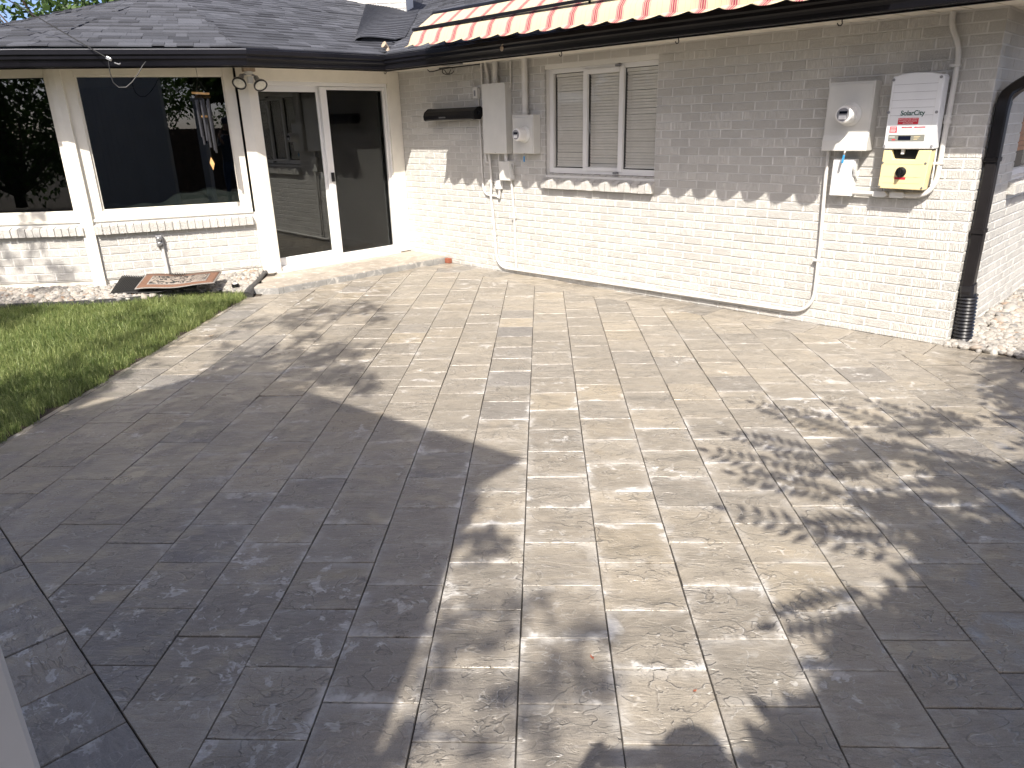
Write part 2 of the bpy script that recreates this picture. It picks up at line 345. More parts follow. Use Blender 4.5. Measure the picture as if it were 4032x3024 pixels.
def awning_mat():
    t = NT('striped_awning_fabric'); p = t.obj(); sep = t.n('SeparateXYZ'); t.set(sep.inputs[0], p)
    u = t.math('FRACT', t.math('DIVIDE', t.math('ADD', sep.outputs[0], 0.02), 0.2448))
    ramp = t.n('ValToRGB'); cr = ramp.color_ramp; cr.interpolation = 'CONSTANT'
    cream = (0.58, 0.50, 0.325); red = (0.27, 0.028, 0.055); pink = (0.44, 0.18, 0.19); pale = (0.62, 0.40, 0.32); grey = (0.34, 0.27, 0.22)
    stops = [(0.0, cream), (0.05, grey), (0.062, cream), (0.20, pale), (0.235, cream), (0.27, pale), (0.30, cream), (0.32, pink), (0.355, pale), (0.375, red), (0.41, cream), (0.42, pink), (0.445, red), (0.495, cream), (0.51, red),
             (0.545, pink), (0.575, cream), (0.60, pink), (0.625, cream), (0.65, pale), (0.675, cream), (0.86, grey), (0.87, cream)]
    cr.elements[0].position = 0; cr.elements[0].color = C(*cream); cr.elements[1].position = stops[1][0]; cr.elements[1].color = C(*stops[1][1])
    for ps, cc in stops[2:]:
        e = cr.elements.new(ps); e.color = C(*cc)
    t.set(ramp.inputs[0], u)
    t.bump(t.noise(t.pos(), 300, 2), 0.15, 0.001)
    df = t.t.nodes['Principled BSDF']; t.set(df.inputs['Base Color'], ramp.outputs[0]); df.inputs['Roughness'].default_value = 0.8
    tl = t.n('BsdfTranslucent'); t.t.links.new(ramp.outputs[0], tl.inputs[0])
    mx = t.n('MixShader'); mx.inputs[0].default_value = 0.12; t.t.links.new(df.outputs[0], mx.inputs[1]); t.t.links.new(tl.outputs[0], mx.inputs[2])
    t.t.links.new(mx.outputs[0], t.t.nodes['Material Output'].inputs[0]); return t.m
M['awning'] = awning_mat()

def leaf_mat(name, a, b, tr=0.35):
    t = NT(name); rnd = t.n('Attribute', attribute_name='tone').outputs['Fac']
    c = t.mix(rnd, C(*a), C(*b)); t.out(c, 0.5)
    tl = t.n('BsdfTranslucent'); t.t.links.new(c, tl.inputs[0])
    mx = t.n('MixShader'); mx.inputs[0].default_value = tr; t.t.links.new(t.b.outputs[0], mx.inputs[1]); t.t.links.new(tl.outputs[0], mx.inputs[2])
    t.t.links.new(mx.outputs[0], t.t.nodes['Material Output'].inputs[0]); return t.m
M['leaf'] = leaf_mat('tree_leaf', (0.035, 0.075, 0.018), (0.10, 0.17, 0.035))
M['grass'] = leaf_mat('grass_blade', (0.065, 0.130, 0.020), (0.42, 0.46, 0.18), 0.42)
def pebble_mat():
    t = NT('river_pebble'); rnd = t.n('Attribute', attribute_name='tone').outputs['Fac']
    ramp = t.n('ValToRGB'); cr = ramp.color_ramp; cr.elements[0].color = C(0.17, 0.165, 0.16); cr.elements[1].position = 1.0; cr.elements[1].color = C(0.30, 0.21, 0.15)
    for ps, cc in ((0.15, (0.27, 0.255, 0.235)), (0.4, (0.36, 0.34, 0.31)), (0.65, (0.30, 0.275, 0.245)), (0.85, (0.42, 0.40, 0.365)), (0.96, (0.28, 0.225, 0.18))):
        e = cr.elements.new(ps); e.color = C(*cc)
    t.set(ramp.inputs[0], rnd); n_ = t.noise(t.pos(), 60, 4, 0.6)
    c = t.mix(0.5, ramp.outputs[0], t.mix(n_, C(0.6, 0.6, 0.6), C(1.35, 1.33, 1.3)), 'MULTIPLY')
    t.bump(t.noise(t.pos(), 150, 3), 0.2, 0.001); return t.out(c, 0.6)
M['pebble'] = pebble_mat()
def concrete_mat(name, c):
    t = NT(name); P = t.pos(); a = t.noise(P, 3.5, 5, 0.65); b = t.noise(t.vmul(P, (1, 1, 1)), 11, 6, 0.7, 0.6)
    cc = t.mix(t.rng(a, 0.35, 0.7), C(c[0]*0.72, c[1]*0.72, c[2]*0.72), C(*c))
    cc = t.mix(t.math('MULTIPLY', t.rng(b, 0.52, 0.66), 0.6), cc, C(0.64, 0.61, 0.56))
    t.bump(t.noise(P, 40, 6, 0.7), 0.5, 0.004); return t.out(cc, 0.65)
M['concrete'] = concrete_mat('stained_step_slab', (0.42, 0.37, 0.31))
M['riser'] = concrete_mat('grey_step_riser', (0.33, 0.325, 0.31))
def mat_pattern():
    t = NT('patterned_doormat'); p = t.obj(); v = t.n('TexVoronoi', feature='DISTANCE_TO_EDGE'); t.set(v.inputs['Vector'], t.vmul(p, (1, 1, 0)))
    n_ = t.noise(p, 9, 1, 0.5, 1.6); q = t.math('ABSOLUTE', t.math('SUBTRACT', t.math('FRACT', t.math('MULTIPLY', n_, 4.0)), 0.5))
    k = t.rng(q, 0.17, 0.22)
    c = t.mix(k, C(0.025, 0.023, 0.022), C(0.26, 0.22, 0.185))
    t.bump(k, 0.6, 0.004); return t.out(c, 0.9)
M['matpat'] = mat_pattern()
M['matborder'] = paint('orange_mat_border', (0.17, 0.088, 0.055), 0.9, 0.25, 60, 0.4, 250)
M['matedge'] = paint('grey_mat_binding', (0.26, 0.24, 0.22), 0.9, 0.2, 60, 0.3, 250)
M['sofa'] = paint('grey_fleece', (0.30, 0.30, 0.29), 0.95, 0.3, 60, 0.6, 200)
M['skin'] = paint('skin', (0.45, 0.28, 0.20), 0.5, 0.1, 30, 0.0)
M['shirt'] = paint('dark_shirt', (0.06, 0.07, 0.10), 0.9, 0.15, 30, 0.1, 100)
M['jeans'] = paint('blue_jeans', (0.07, 0.10, 0.17), 0.9, 0.2, 40, 0.1, 200)
#@@STRUCTURE
# ================================================================ SETTING
def structure(o): o['kind'] = 'structure'; return o
def stuff(o): o['kind'] = 'stuff'; return o
structure(MB().add([(-900,-900,-0.09),(900,-900,-0.09),(900,900,-0.09),(-900,900,-0.09)], [(0,1,2,3)]).build('ground', M['soil']))
def tn(P): d = Vector((P[0], P[1], 0)) - I0; return d.dot(t1), d.dot(n1)
def fromtn(t, n): return I0 + t1*t + n1*n
def project(P):
    d = Vector(P) - CAM; z = d.dot(fw)
    if z < 0.05: return None
    return (0.5 + 2821*d.dot(r2)/z/4032, 0.5 - 2821*d.dot(u2_)/z/3024, z)
def inframe(P, m=0.0):
    q = project(P); return q is not None and -m < q[0] < 1+m and -m < q[1] < 1+m
# patio base sheet
pb = [fromtn(-0.2, 0.0), fromtn(9.5, 0.0), Vector((7.5, -4, 0)), Vector((-3.19, -4, 0)), Vector((-3.19, 8.2, 0))]
patio = structure(MB().prism([(p.x, p.y) for p in pb], 'z', -0.07, -0.013).build('patio', M['sand']))
def clip(poly, nx, ny, c):     # keep nx*x+ny*y >= c
    out = []
    for i in range(len(poly)):
        a, b = poly[i], poly[(i+1) % len(poly)]; da = nx*a[0]+ny*a[1]-c; db = nx*b[0]+ny*b[1]-c
        if da >= 0: out.append(a)
        if da*db < 0:
            q = da/(da-db); out.append((a[0]+(b[0]-a[0])*q, a[1]+(b[1]-a[1])*q))
    return out
def area(p): return 0.5*abs(sum(p[i][0]*p[(i+1) % len(p)][1]-p[(i+1) % len(p)][0]*p[i][1] for i in range(len(p))))
nI = n1.dot(I0); tI = t1.dot(I0)
slabs = []   # (polygon world, centre, rotation)
PX, PY, G = 0.306, 0.3015, 0.0020
def slab_rect(cx, cy, hx, hy, rot): 
    c_, s_ = math.cos(rot), math.sin(rot)
    return [(cx+x*c_-y*s_, cy+x*s_+y*c_) for x, y in ((-hx,-hy),(hx,-hy),(hx,hy),(-hx,hy))]
for i in range(-11, 22):
    x0 = -0.09 + PX*i; off = 1.74 if i % 2 == 0 else 1.592
    for k in range(-14, 27):
        y0 = off + PY*k; cx, cy = x0+PX/2, y0+PY/2
        poly = slab_rect(cx, cy, PX/2-G, PY/2-G, 0)
        for nx, ny, c_ in ((1, 0, -3.19), (n1.x, n1.y, nI+0.347), (t1.x, t1.y, tI+0.5), (-n1.x, -n1.y, -(nI+5.7125))):
            poly = clip(poly, nx, ny, c_)
            if len(poly) < 3: break
        if len(poly) >= 3 and area(poly) > 0.0012: slabs.append((poly, (cx, cy), 0.0))
a1 = math.atan2(t1.y, t1.x)
for k in range(-18, 10):                     # course along the long wall
    if 6.157+0.305*k < 0.7: continue
    c_ = fromtn(6.157+0.305*k, 0.172); poly = slab_rect(c_.x, c_.y, 0.1497, 0.170, a1)
    slabs.append((poly, (c_.x, c_.y), a1))
for j in range(0, 9):                        # slabs beyond the diagonal joint, lower left
    for k in range(-8, 9):
        c_ = fromtn(4.909+0.306*k + (0.153 if j % 2 else 0), 5.715+0.15+0.3045*j)
        poly = slab_rect(c_.x, c_.y, 0.1500, 0.1480, a1); poly = clip(poly, 1, 0, -3.19)
        if len(poly) >= 3: slabs.append((poly, (c_.x, c_.y), a1))
vis = []
for sl in slabs:
    pts = [(p[0], p[1], 0) for p in sl[0]] + [(sl[1][0], sl[1][1], 0)]
    if any(inframe(p, 0.02) for p in pts):
        q = [project(p) for p in pts]; q = [a for a in q if a]; ar = area([(a[0], a[1]) for a in q[:-1]]) if len(q) > 3 else 0
        vis.append((ar, sl))
    elif any(inframe(p, 0.35) for p in pts): vis.append((-1, sl))
vis.sort(key=lambda a: -a[0])
def slab_mesh(poly, c_, rot, mb=None):
    ca, sa = math.cos(-rot), math.sin(-rot)
    L = [((p[0]-c_[0])*ca-(p[1]-c_[1])*sa, (p[0]-c_[0])*sa+(p[1]-c_[1])*ca) for p in poly]
    mx = sum(p[0] for p in L)/len(L); my = sum(p[1] for p in L)/len(L); n = len(L)
    def ins(p, d):
        q = Vector((p[0]-mx, p[1]-my)); l = max(q.length, 1e-4); q *= max(0.2, 1-d*1.3/l); return (q.x+mx, q.y+my)
    v = [(p[0], p[1], -0.05) for p in L]+[(p[0], p[1], -0.0022) for p in L]+[(*ins(p, 0.0016), 0.0) for p in L]
    f = []
    for a in range(n):
        b = (a+1) % n; f += [(a, b, n+b, n+a), (n+a, n+b, 2*n+b, 2*n+a)]
    f.append(tuple(range(2*n, 3*n))); return v, f, L
full = None; paver_rest = MB(); rest_tone = []; rest_lp = []
for idx, (ar, (poly, c_, rot)) in enumerate(vis):
    if idx < 300 and ar > 0:
        tilt = Matrix.Rotation(rot, 4, 'Z') @ Matrix.Rotation(random.gauss(0, 0.004), 4, 'X') @ Matrix.Rotation(random.gauss(0, 0.004), 4, 'Y')
        Mx = T(c_[0]+random.gauss(0, .0005), c_[1]+random.gauss(0, .0005), random.gauss(0, 0.0009)) @ tilt
        isfull = len(poly) == 4 and rot == 0.0 and abs(area(poly) - (PX-2*G)*(PY-2*G)) < 1e-5
        if isfull and full is not None: o = inst('paver', full, patio, Mx @ Matrix.Diagonal((1-abs(random.gauss(0, .003)), 1-abs(random.gauss(0, .003)), 1, 1))); continue
        v, f, L = slab_mesh(poly, c_, rot); o = MB().add(v, f).build('paver', M['paver'], patio, Mx)
        if isfull: full = o.data
    else:
        v, f, L = slab_mesh(poly, c_, rot); ca, sa = math.cos(rot), math.sin(rot); dz = random.gauss(0, .0012)
        paver_rest.add([(c_[0]+p[0]*ca-p[1]*sa, c_[1]+p[0]*sa+p[1]*ca, p[2]+dz) for p in v], f); r_ = random.random()
        rest_tone += [r_]*len(f); rest_lp += v
if rest_lp:
    t_ = M['paver'].copy(); t_.name = 'slate_textured_paver_far'; nt_ = t_.node_tree
    at = nt_.nodes.new('ShaderNodeAttribute'); at.attribute_name = 'tone'; al = nt_.nodes.new('ShaderNodeAttribute'); al.attribute_name = 'lp'
    for nd in list(nt_.nodes):
        if nd.type == 'OBJECT_INFO':
            for l in list(nd.outputs['Random'].links): nt_.links.new(at.outputs['Fac'], l.to_socket)
        if nd.type == 'TEX_COORD':
            for l in list(nd.outputs['Object'].links): nt_.links.new(al.outputs['Vector'], l.to_socket)
    o = stuff(paver_rest.build('paver', t_, patio, Matrix.Identity(4), attr=rest_tone))
    a = o.data.attributes.new('lp', 'FLOAT_VECTOR', 'POINT'); a.data.foreach_set('vector', [c for p in rest_lp for c in p])
print('PAVERS visible', sum(1 for a in vis if a[0] > 0), len(vis))

# lawn: soil mound plus blades
def lawn_edge_y(x):       # far edge of the lawn (plastic edging)
    pts = [(-9, 6.55), (-5.52, 7.05), (-4.45, 7.24), (-3.85, 7.55), (-3.19, 7.56)]
    for (xa, ya), (xb, yb) in zip(pts, pts[1:]):
        if xa <= x <= xb: return ya+(yb-ya)*(x-xa)/(xb-xa)
    return 7.5
lp = [(-9, 2.2), (-3.20, 2.2), (-3.20, 7.55), (-3.85, 7.54), (-4.45, 7.23), (-5.52, 7.04), (-9, 6.54)]
lawn = structure(MB().prism(lp, 'z', -0.085, -0.008).build('lawn', M['soil']))
def grass():
    N = 230000
    x = rng.uniform(-7.4, -3.17, N); y = rng.uniform(2.9, 7.6, N)
    ey = np.interp(x, [-9, -5.52, -4.45, -3.85, -3.19], [6.55, 7.05, 7.24, 7.55, 7.56])
    ragged = -3.215 + 0.035*np.sin(y*7.1)+0.030*np.sin(y*17.3+1)+0.03*np.sin(y*41)+np.abs(rng.normal(0, .02, N))
    k = (y < ey-0.01) & (x < ragged) & (x > -0.98*y-0.6); x, y = x[k], y[k]; n = len(x)
    dens = np.sin(x*2.1+1)*np.cos(y*2.7)+np.sin(x*5.3+y*4.1)*0.6
    h = rng.gamma(7, 0.0076, n)*(1+0.18*dens); ang = rng.uniform(0, 2*np.pi, n); ln = rng.gamma(2.2, 0.30, n)*h
    wd = rng.uniform(0.0011, 0.0024, n)
    dx, dy = np.cos(ang), np.sin(ang); px, py = -dy, dx
    ph = rng.uniform(0, np.pi, n); wx, wy = np.cos(ph), np.sin(ph)
    V = np.empty((n, 5, 3)); z0 = -0.01
    V[:, 0] = np.stack([x-wx*wd, y-wy*wd, np.full(n, z0)], 1); V[:, 1] = np.stack([x+wx*wd, y+wy*wd, np.full(n, z0)], 1)
    mx, my, mz = x+dx*ln*0.3, y+dy*ln*0.3, h*0.62
    V[:, 2] = np.stack([mx+wx*wd*0.8, my+wy*wd*0.8, mz], 1); V[:, 3] = np.stack([mx-wx*wd*0.8, my-wy*wd*0.8, mz], 1)
    V[:, 4] = np.stack([x+dx*ln, y+dy*ln, h-ln*0.25], 1)
    base = np.arange(n)*5
    quads = np.stack([base, base+1, base+2, base+3], 1); tris = np.stack([base+3, base+2, base+4], 1)
    me = bpy.data.meshes.new('grass'); me.vertices.add(n*5); me.vertices.foreach_set('co', V.ravel())
    me.loops.add(n*7); li = np.concatenate([quads, tris], 1).ravel(); me.loops.foreach_set('vertex_index', li)
    me.polygons.add(n*2); st = np.stack([np.arange(n)*7, np.arange(n)*7+4], 1).ravel(); me.polygons.foreach_set('loop_start', st)
    me.polygons.foreach_set('loop_total', np.tile([4, 3], n))
    patch = 0.5+0.25*np.sin(x*1.7+y*0.9)+0.25*np.sin(x*3.9-y*3.1+2)
    tone = np.clip(rng.beta(2, 3, n)*0.75+patch*0.25, 0, 1); tone[rng.random(n) < 0.12] = 1.0
    me.update(); a = me.attributes.new('tone', 'FLOAT', 'FACE'); a.data.foreach_set('value', np.repeat(tone, 2))
    me.materials.append(M['grass']); o = bpy.data.objects.new('grass', me); col.objects.link(o); place(o, Matrix.Identity(4), lawn); stuff(o)
grass()

def pebbles(name, region, dens, size, zf, zbase, seed, label):
    """region(x,y)->bool; joined river stones lying over one another"""
    rg = np.random.default_rng(seed); bmx = bmesh.new(); bmesh.ops.create_icosphere(bmx, subdivisions=2, radius=1.0)
    base = np.array([v.co[:] for v in bmx.verts]); faces = np.array([[v.index for v in f.verts] for f in bmx.faces]); bmx.free()
    xs, ys = region['x'], region['y']; A_ = (xs[1]-xs[0])*(ys[1]-ys[0]); n = int(A_*dens)
    P = np.stack([rg.uniform(*xs, n), rg.uniform(*ys, n)], 1); P = P[[region['f'](a, b) for a, b in P]]; n = len(P)
    VV = []; FF = []; TT = []
    for i in range(n):
        sz = size*rg.lognormal(0, 0.28); sc_ = np.array([sz, sz*rg.uniform(.62, .95), sz*rg.uniform(.42, .68)])
        lump = 1+0.10*np.sin(base@rg.normal(0, 2.2, 3)+rg.uniform(0, 6))+0.07*np.sin(base@rg.normal(0, 3.5, 3)+rg.uniform(0, 6))
        v = base*lump[:, None]*sc_
        a, b, c = rg.uniform(0, 2*np.pi), rg.normal(0, .3), rg.normal(0, .3)
        m = np.array((Matrix.Rotation(a, 3, 'Z') @ Matrix.Rotation(b, 3, 'X') @ Matrix.Rotation(c, 3, 'Y')))
        v = v@m.T; v += np.array([P[i, 0], P[i, 1], zf(P[i, 0], P[i, 1])+rg.uniform(-.25, .9)*size*0.6])
        VV.append(v); FF.append(faces+len(base)*i); TT += [rg.random()]*len(faces)
    me = bpy.data.meshes.new(name); V = np.concatenate(VV); F_ = np.concatenate(FF)
    me.vertices.add(len(V)); me.vertices.foreach_set('co', V.ravel()); me.loops.add(F_.size); me.loops.foreach_set('vertex_index', F_.ravel())
    me.polygons.add(len(F_)); me.polygons.foreach_set('loop_start', np.arange(len(F_))*3); me.polygons.foreach_set('loop_total', np.full(len(F_), 3))
    me.polygons.foreach_set('use_smooth', np.ones(len(F_), bool)); me.update()
    a = me.attributes.new('tone', 'FLOAT', 'FACE'); a.data.foreach_set('value', TT); me.materials.append(M['pebble'])
    o = bpy.data.objects.new(name, me); col.objects.link(o); place(o, Matrix.Identity(4)); stuff(o); o['label'] = label; o['category'] = 'gravel'; return o
def yw(x):    # wall face of the left wing as a function of x
    return 7.675+(x+4.9)*0.426 if x > -4.9 else 7.675+(x+4.9)*0.0998
def edge_dir(x, y):   # left of the slanted edging beside the door step
    return (x+3.14) < (y-7.45)*(-0.17)
def regL(x, y): return lawn_edge_y(x)+0.03 < y < yw(x)+0.02 and edge_dir(x+0.03, y)
zL = lambda x, y: 0.035 + 0.10*max(0, min(1, (y-lawn_edge_y(x))/0.9))
structure(MB().add([(-9, 6.5, -.03), (-3.05, 7.5, 0.0), (-3.2, 8.6, .11), (-4.9, 7.9, .11), (-9, 7.4, .11), (-5.5, 7.02, 0.0)], [(0, 5, 4), (5, 1, 3), (1, 2, 3), (5, 3, 4)]).build('gravel_bed', M['soil']))
pebbles('river_gravel', {'x': (-7.2, -3.1), 'y': (6.8, 8.7), 'f': regL}, 2300, 0.027, zL, 0, 3, 'pale river pebbles along the foot of the left windows')
def regR(x, y):
    t_, n_ = tn((x, y)); return t_ > 6.68 and -5 < n_ < 0.03 and t_ < 9.2
structure(MB().add([tuple(fromtn(6.6, 0.03)+Z*-.012), tuple(fromtn(12, 0.03)+Z*-.012), tuple(fromtn(12, -9)+Z*-.012), tuple(fromtn(6.6, -9)+Z*-.012)], [(0, 1, 2, 3)]).build('gravel_bed', M['soil']))
pebbles('river_gravel', {'x': (3.0, 6.2), 'y': (4.4, 8.8), 'f': regR}, 1500, 0.029, lambda x, y: 0.012, 0, 5, 'river pebbles along the foot of the right side wall')
# ================================================================ HOUSE
house = empty('house', T(I0.x, I0.y, 0), 'single-storey white painted brick house with dark shingle roof and black gutter', 'house')
HEAD = []   # head-joint mortar strips
BR = []     # all bricks: (frame, wall part, x0,x1,z0,z1)
def wall_backing(name, F_, rects, th=0.14, y0=0.007):
    mb = MB()
    for x0, x1, z0, z1 in rects: mb.box(x0, x1, y0, y0+th, z0, z1)
    return mb.build(name, M['mortar'], house, F_)
def add_bricks(F_, wallo, x0, x1, z0, z1, course, ln, zoff, xref, openings=(), joint=0.0095):
    k0 = int(math.floor((z0-zoff)/course))-1
    for k in range(k0, k0+60):
        za, zb = zoff+course*k+joint/2, zoff+course*(k+1)-joint/2
        za_, zb_ = max(za, z0), min(zb, z1)
        if zb_-za_ < 0.018: continue
        runs = [(x0, x1)]
        for ox0, ox1, oz0, oz1 in openings:
            if zb_ > oz0+0.005 and za_ < oz1-0.005: runs = [q for a, b in runs for q in ((a, min(b, ox0)), (max(a, ox1), b)) if q[1]-q[0] > .01]
        HEAD.append((wallo, [(a+.002, b-.002, za_+.001, zb_-.001) for a, b in runs]))
        ph = xref + (ln/2 if k % 2 else 0); j0 = int(math.floor((x0-ph)/ln))-1
        for j in range(j0, j0+int((x1-x0)/ln)+4):
            xa, xb = max(ph+ln*j+joint/2, x0), min(ph+ln*(j+1)-joint/2, x1)
            segs = [(xa, xb)]
            for ox0, ox1, oz0, oz1 in openings:
                if zb_ > oz0+0.005 and za_ < oz1-0.005:
                    ns = []
                    for a, b in segs:
                        if b <= ox0 or a >= ox1: ns.append((a, b))
                        else:
                            if a < ox0: ns.append((a, ox0))
                            if b > ox1: ns.append((ox1, b))
                    segs = ns
            for a, b in segs:
                if b-a > 0.02: BR.append((F_, wallo, a, b, za_, zb_))
def quads_around(x0, x1, z0, z1, op):
    ox0, ox1, oz0, oz1 = op
    return [(x0, ox0, z0, z1), (ox1, x1, z0, z1), (ox0, ox1, z0, oz0), (ox0, ox1, oz1, z1)]
OPW = (2.535, 3.95, 1.15, 2.215)
wall1 = wall_backing('brick_wall', F1, quads_around(-0.2, 6.666, -0.06, 2.40, OPW))
add_bricks(F1, wall1, 0.0, 6.67, 0.0, 2.335, 0.0735, 0.2045, 0.05, 6.67, [(OPW[0], OPW[1], 1.02, OPW[3])])
OPR = (1.07, 2.25, 1.17, 2.06)
wallr = wall_backing('brick_wall', FR, quads_around(0.0045, 6.0, -0.06, 2.40, OPR))
add_bricks(FR, wallr, 0.0, 6.0, 0.0, 2.335, 0.0735, 0.2045, 0.05, 0.0, [(1.07, 2.25, 1.05, 2.06)])
wall2 = wall_backing('brick_wall', F2, [(0.0, 1.83, 0.17, 0.80)]); add_bricks(F2, wall2, 0.058, 1.712, 0.17, 0.665, 0.0885, 0.2045, 0.175, 0.05)
walla = wall_backing('brick_wall', FA, [(-4.2, 0.0, 0.17, 0.80)]); add_bricks(FA, walla, -2.6, -0.055, 0.17, 0.665, 0.0885, 0.2045, 0.175, -0.055)
for F_, a, b in ((F2, 0.0, 1.80), (FA, -4.2, 0.0)):
    MB().box(a, b, 0.022, 0.16, -0.06, 0.168).build('foundation', M['trim'], house, F_)
hm = {}
for wl, rr in HEAD:
    mb = hm.setdefault(wl.name, MB())
    for a, b, c_, d_ in rr: mb.box(a, b, 0.0032, 0.03, c_, d_)
for nm, mb in hm.items(): stuff(mb.build('mortar', M['mortar'], bpy.data.objects[nm], WM[nm]))
def brick_rank(b):
    F_, wl, x0, x1, z0, z1 = b; c = F_ @ Vector(((x0+x1)/2, 0, (z0+z1)/2))
    q = project(c)
    if q is None or not (-0.02 < q[0] < 1.02 and -0.02 < q[1] < 1.02): return 0
    a = [project(F_ @ Vector(p)) for p in ((x0, 0, z0), (x1, 0, z0), (x1, 0, z1), (x0, 0, z1))]
    return area([(p[0], p[1]) for p in a])
BR.sort(key=brick_rank, reverse=True)
cache = {}; rest = {}
def brick_data(dx, dz):
    mb = MB(); mb.cbox(-dx/2, dx/2, 0.0, 0.03, -dz/2, dz/2, 0.0035); return mb
for i, (F_, wl, x0, x1, z0, z1) in enumerate(BR):
    dx, dz = x1-x0, z1-z0; cx, cz = (x0+x1)/2, (z0+z1)/2; dy = max(-.0015, min(.0015, random.gauss(0, 0.0010))); rz = random.gauss(0, 0.004)
    if i < 300:
        key = (round(dx, 3), round(dz, 3)); Mx = F_ @ T(cx, dy, cz) @ Matrix.Rotation(rz, 4, 'Z')
        if key in cache: inst('brick', cache[key], wl, Mx)
        else: cache[key] = brick_data(dx, dz).build('brick', M['brick'], wl, Mx).data
    else:
        mb, tl = rest.setdefault(wl.name, (MB(), [])); n0 = len(mb.f)
        mb.cbox(x0, x1, dy, 0.03, z0, z1, 0.0035); tl += [random.random()]*(len(mb.f)-n0)
for nm, (mb, tl) in rest.items():
    wl = bpy.data.objects[nm]; stuff(mb.build('brick', M['brickj'], wl, WM[nm], attr=tl))
# ---- rowlock sills, brick by brick
def sill(F_, x0, x1, ztop_out, zbot, out, ztop_in, depth, pitch):
    part = MB().box(x0+.01, x1-.01, -out+0.012, depth, zbot+0.012, ztop_out-0.012).build('window_sill', M['mortar'], house, F_)
    n = max(1, round((x1-x0)/pitch)); p = (x1-x0)/n; g = 0.0042
    prof = [(-out, zbot), (-out, ztop_out), (depth, ztop_in), (depth, zbot)]
    data = None
    for i in range(n):
        Mx = F_ @ T(x0+p*(i+.5), random.gauss(0, .002), random.gauss(0, .0012))
        if data is None:
            o = MB().prism(prof, 'x', -p/2+g, p/2-g).build('sill_brick', M['brick'], part, Mx); data = o.data
        else: o = inst('sill_brick', data, part, Mx)
    return part
sill(F1, 2.515, 3.965, 1.095, 1.017, 0.06, 1.165, 0.075, 0.079)
sill(F2, 0.060, 1.690, 0.755, 0.668, 0.06, 0.800, 0.10, 0.077)
sill(FA, -2.0, -0.03, 0.750, 0.668, 0.06, 0.800, 0.10, 0.077)
sill(FR, 1.0, 2.32, 1.125, 1.05, 0.06, 1.18, 0.08, 0.079)
# ---- blind window in the long wall
def rail(name, F_, x0, x1, z0, z1, y0, y1, part, mat='vinyl', bv=0.004):
    return bevel(MB().box(x0, x1, y0, y1, z0, z1).build(name, M[mat], part, F_), bv)
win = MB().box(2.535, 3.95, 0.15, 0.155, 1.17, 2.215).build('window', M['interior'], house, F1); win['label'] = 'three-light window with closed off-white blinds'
for a, b, c, d, y0 in ((2.535, 2.588, 1.17, 2.215, .075), (3.897, 3.95, 1.17, 2.215, .075), (2.588, 3.897, 2.172, 2.215, .075), (2.588, 3.897, 1.17, 1.226, .075)):
    rail('frame', F1, a, b, c, d, y0, 0.125, win)
for a, b, c, d in ((3.008, 3.060, 1.200, 2.190), (3.462, 3.515, 1.200, 2.190), (3.060, 3.462, 2.140, 2.186), (3.060, 3.462, 1.203, 1.240)):
    rail('sash_rail', F1, a, b, c, d, 0.062, 0.098, win)
for a, b in ((2.588, 3.008), (3.060, 3.462), (3.515, 3.897)):
    MB().box(a, b, 0.100, 0.104, 1.226, 2.172).build('pane', M['blindglass'], win, F1)
    w_ = b-a-0.012; lead = 0.022 if a < 2.6 else 0.006
    prof = [(-0.0125, 0.006), (-0.006, 0.0015), (0.0, 0.0), (0.006, -0.002), (0.0125, -0.0075), (0.0125, -0.0085), (0.0, -0.001), (-0.0125, 0.005)]
    data = None; nsl = 32
    for i in range(nsl):
        z_ = 1.262 + (2.118-1.262)*i/(nsl-1)
        Mx = F1 @ T(a+lead, 0.122, z_+random.gauss(0, .0007)) @ Matrix.Rotation(R(-38)+random.gauss(0, .03), 4, 'X') @ Matrix.Rotation(random.gauss(0, 0.0012), 4, 'Y')
        if data is None:
            o = MB().prism(prof, 'x', 0.0, b-a-0.008-lead).build('slat', M['blind'], win, Mx); data = o.data
        else: inst('slat', data, win, Mx)
    MB().box(a+lead, b-0.006, 0.108, 0.136, 2.135, 2.165).build('blind_rail', M['blind'], win, F1)
    MB().box(a+lead, b-0.006, 0.112, 0.132, 1.236, 1.250).build('blind_rail', M['blind'], win, F1)
    MB().tube([(a+lead+0.06, 0.106, 1.24), (a+lead+0.06, 0.106, 2.14)], 0.0012, 5).build('cord', M['blind'], win, F1)
MB().tube([(3.085, 0.096, 1.57), (3.095, 0.07, 1.60), (3.095, 0.07, 1.67), (3.085, 0.096, 1.70)], 0.006, 6).build('handle', M['dullmetal'], win, F1)
MB().box(3.43, 3.475, 0.03, 0.07, 2.186, 2.205).build('latch', M['dullmetal'], win, F1)
MB().box(3.43, 3.475, 0.03, 0.07, 1.182, 1.200).build('latch', M['dullmetal'], win, F1)
# ---- big picture windows
def picture(F_, x0, x1, gx0, gx1, lab):
    wp = MB().box(gx0+.002, gx1-.002, 0.056, 0.060, 0.905, 2.262).build('picture_window', M['glass'], house, F_); wp['label'] = lab
    for a, b, c, d in ((x0, gx0, 0.80, 2.345), (gx1, x1, 0.80, 2.345), (gx0, gx1, 2.258, 2.345), (gx0, gx1, 0.80, 0.908)):
        rail('frame', F_, a, b, c, d, 0.012, 0.10, wp, 'trim')
    for a, b, c, d in ((gx0, gx0+.016, .908, 2.258), (gx1-.016, gx1, .908, 2.258), (gx0+.016, gx1-.016, 2.245, 2.258), (gx0+.016, gx1-.016, .908, .922)):
        MB().box(a, b, 0.036, 0.09, c, d).build('glazing_bead', M['trim'], wp, F_)
    bevel(MB().box(x0, x1, -0.012, 0.03, 0.800, 0.828).build('frame', M['trim'], wp, F_), .004)
    return wp
picture(F2, 0.05, 1.70, 0.167, 1.588, 'large dark picture window with wind chime hanging before it')
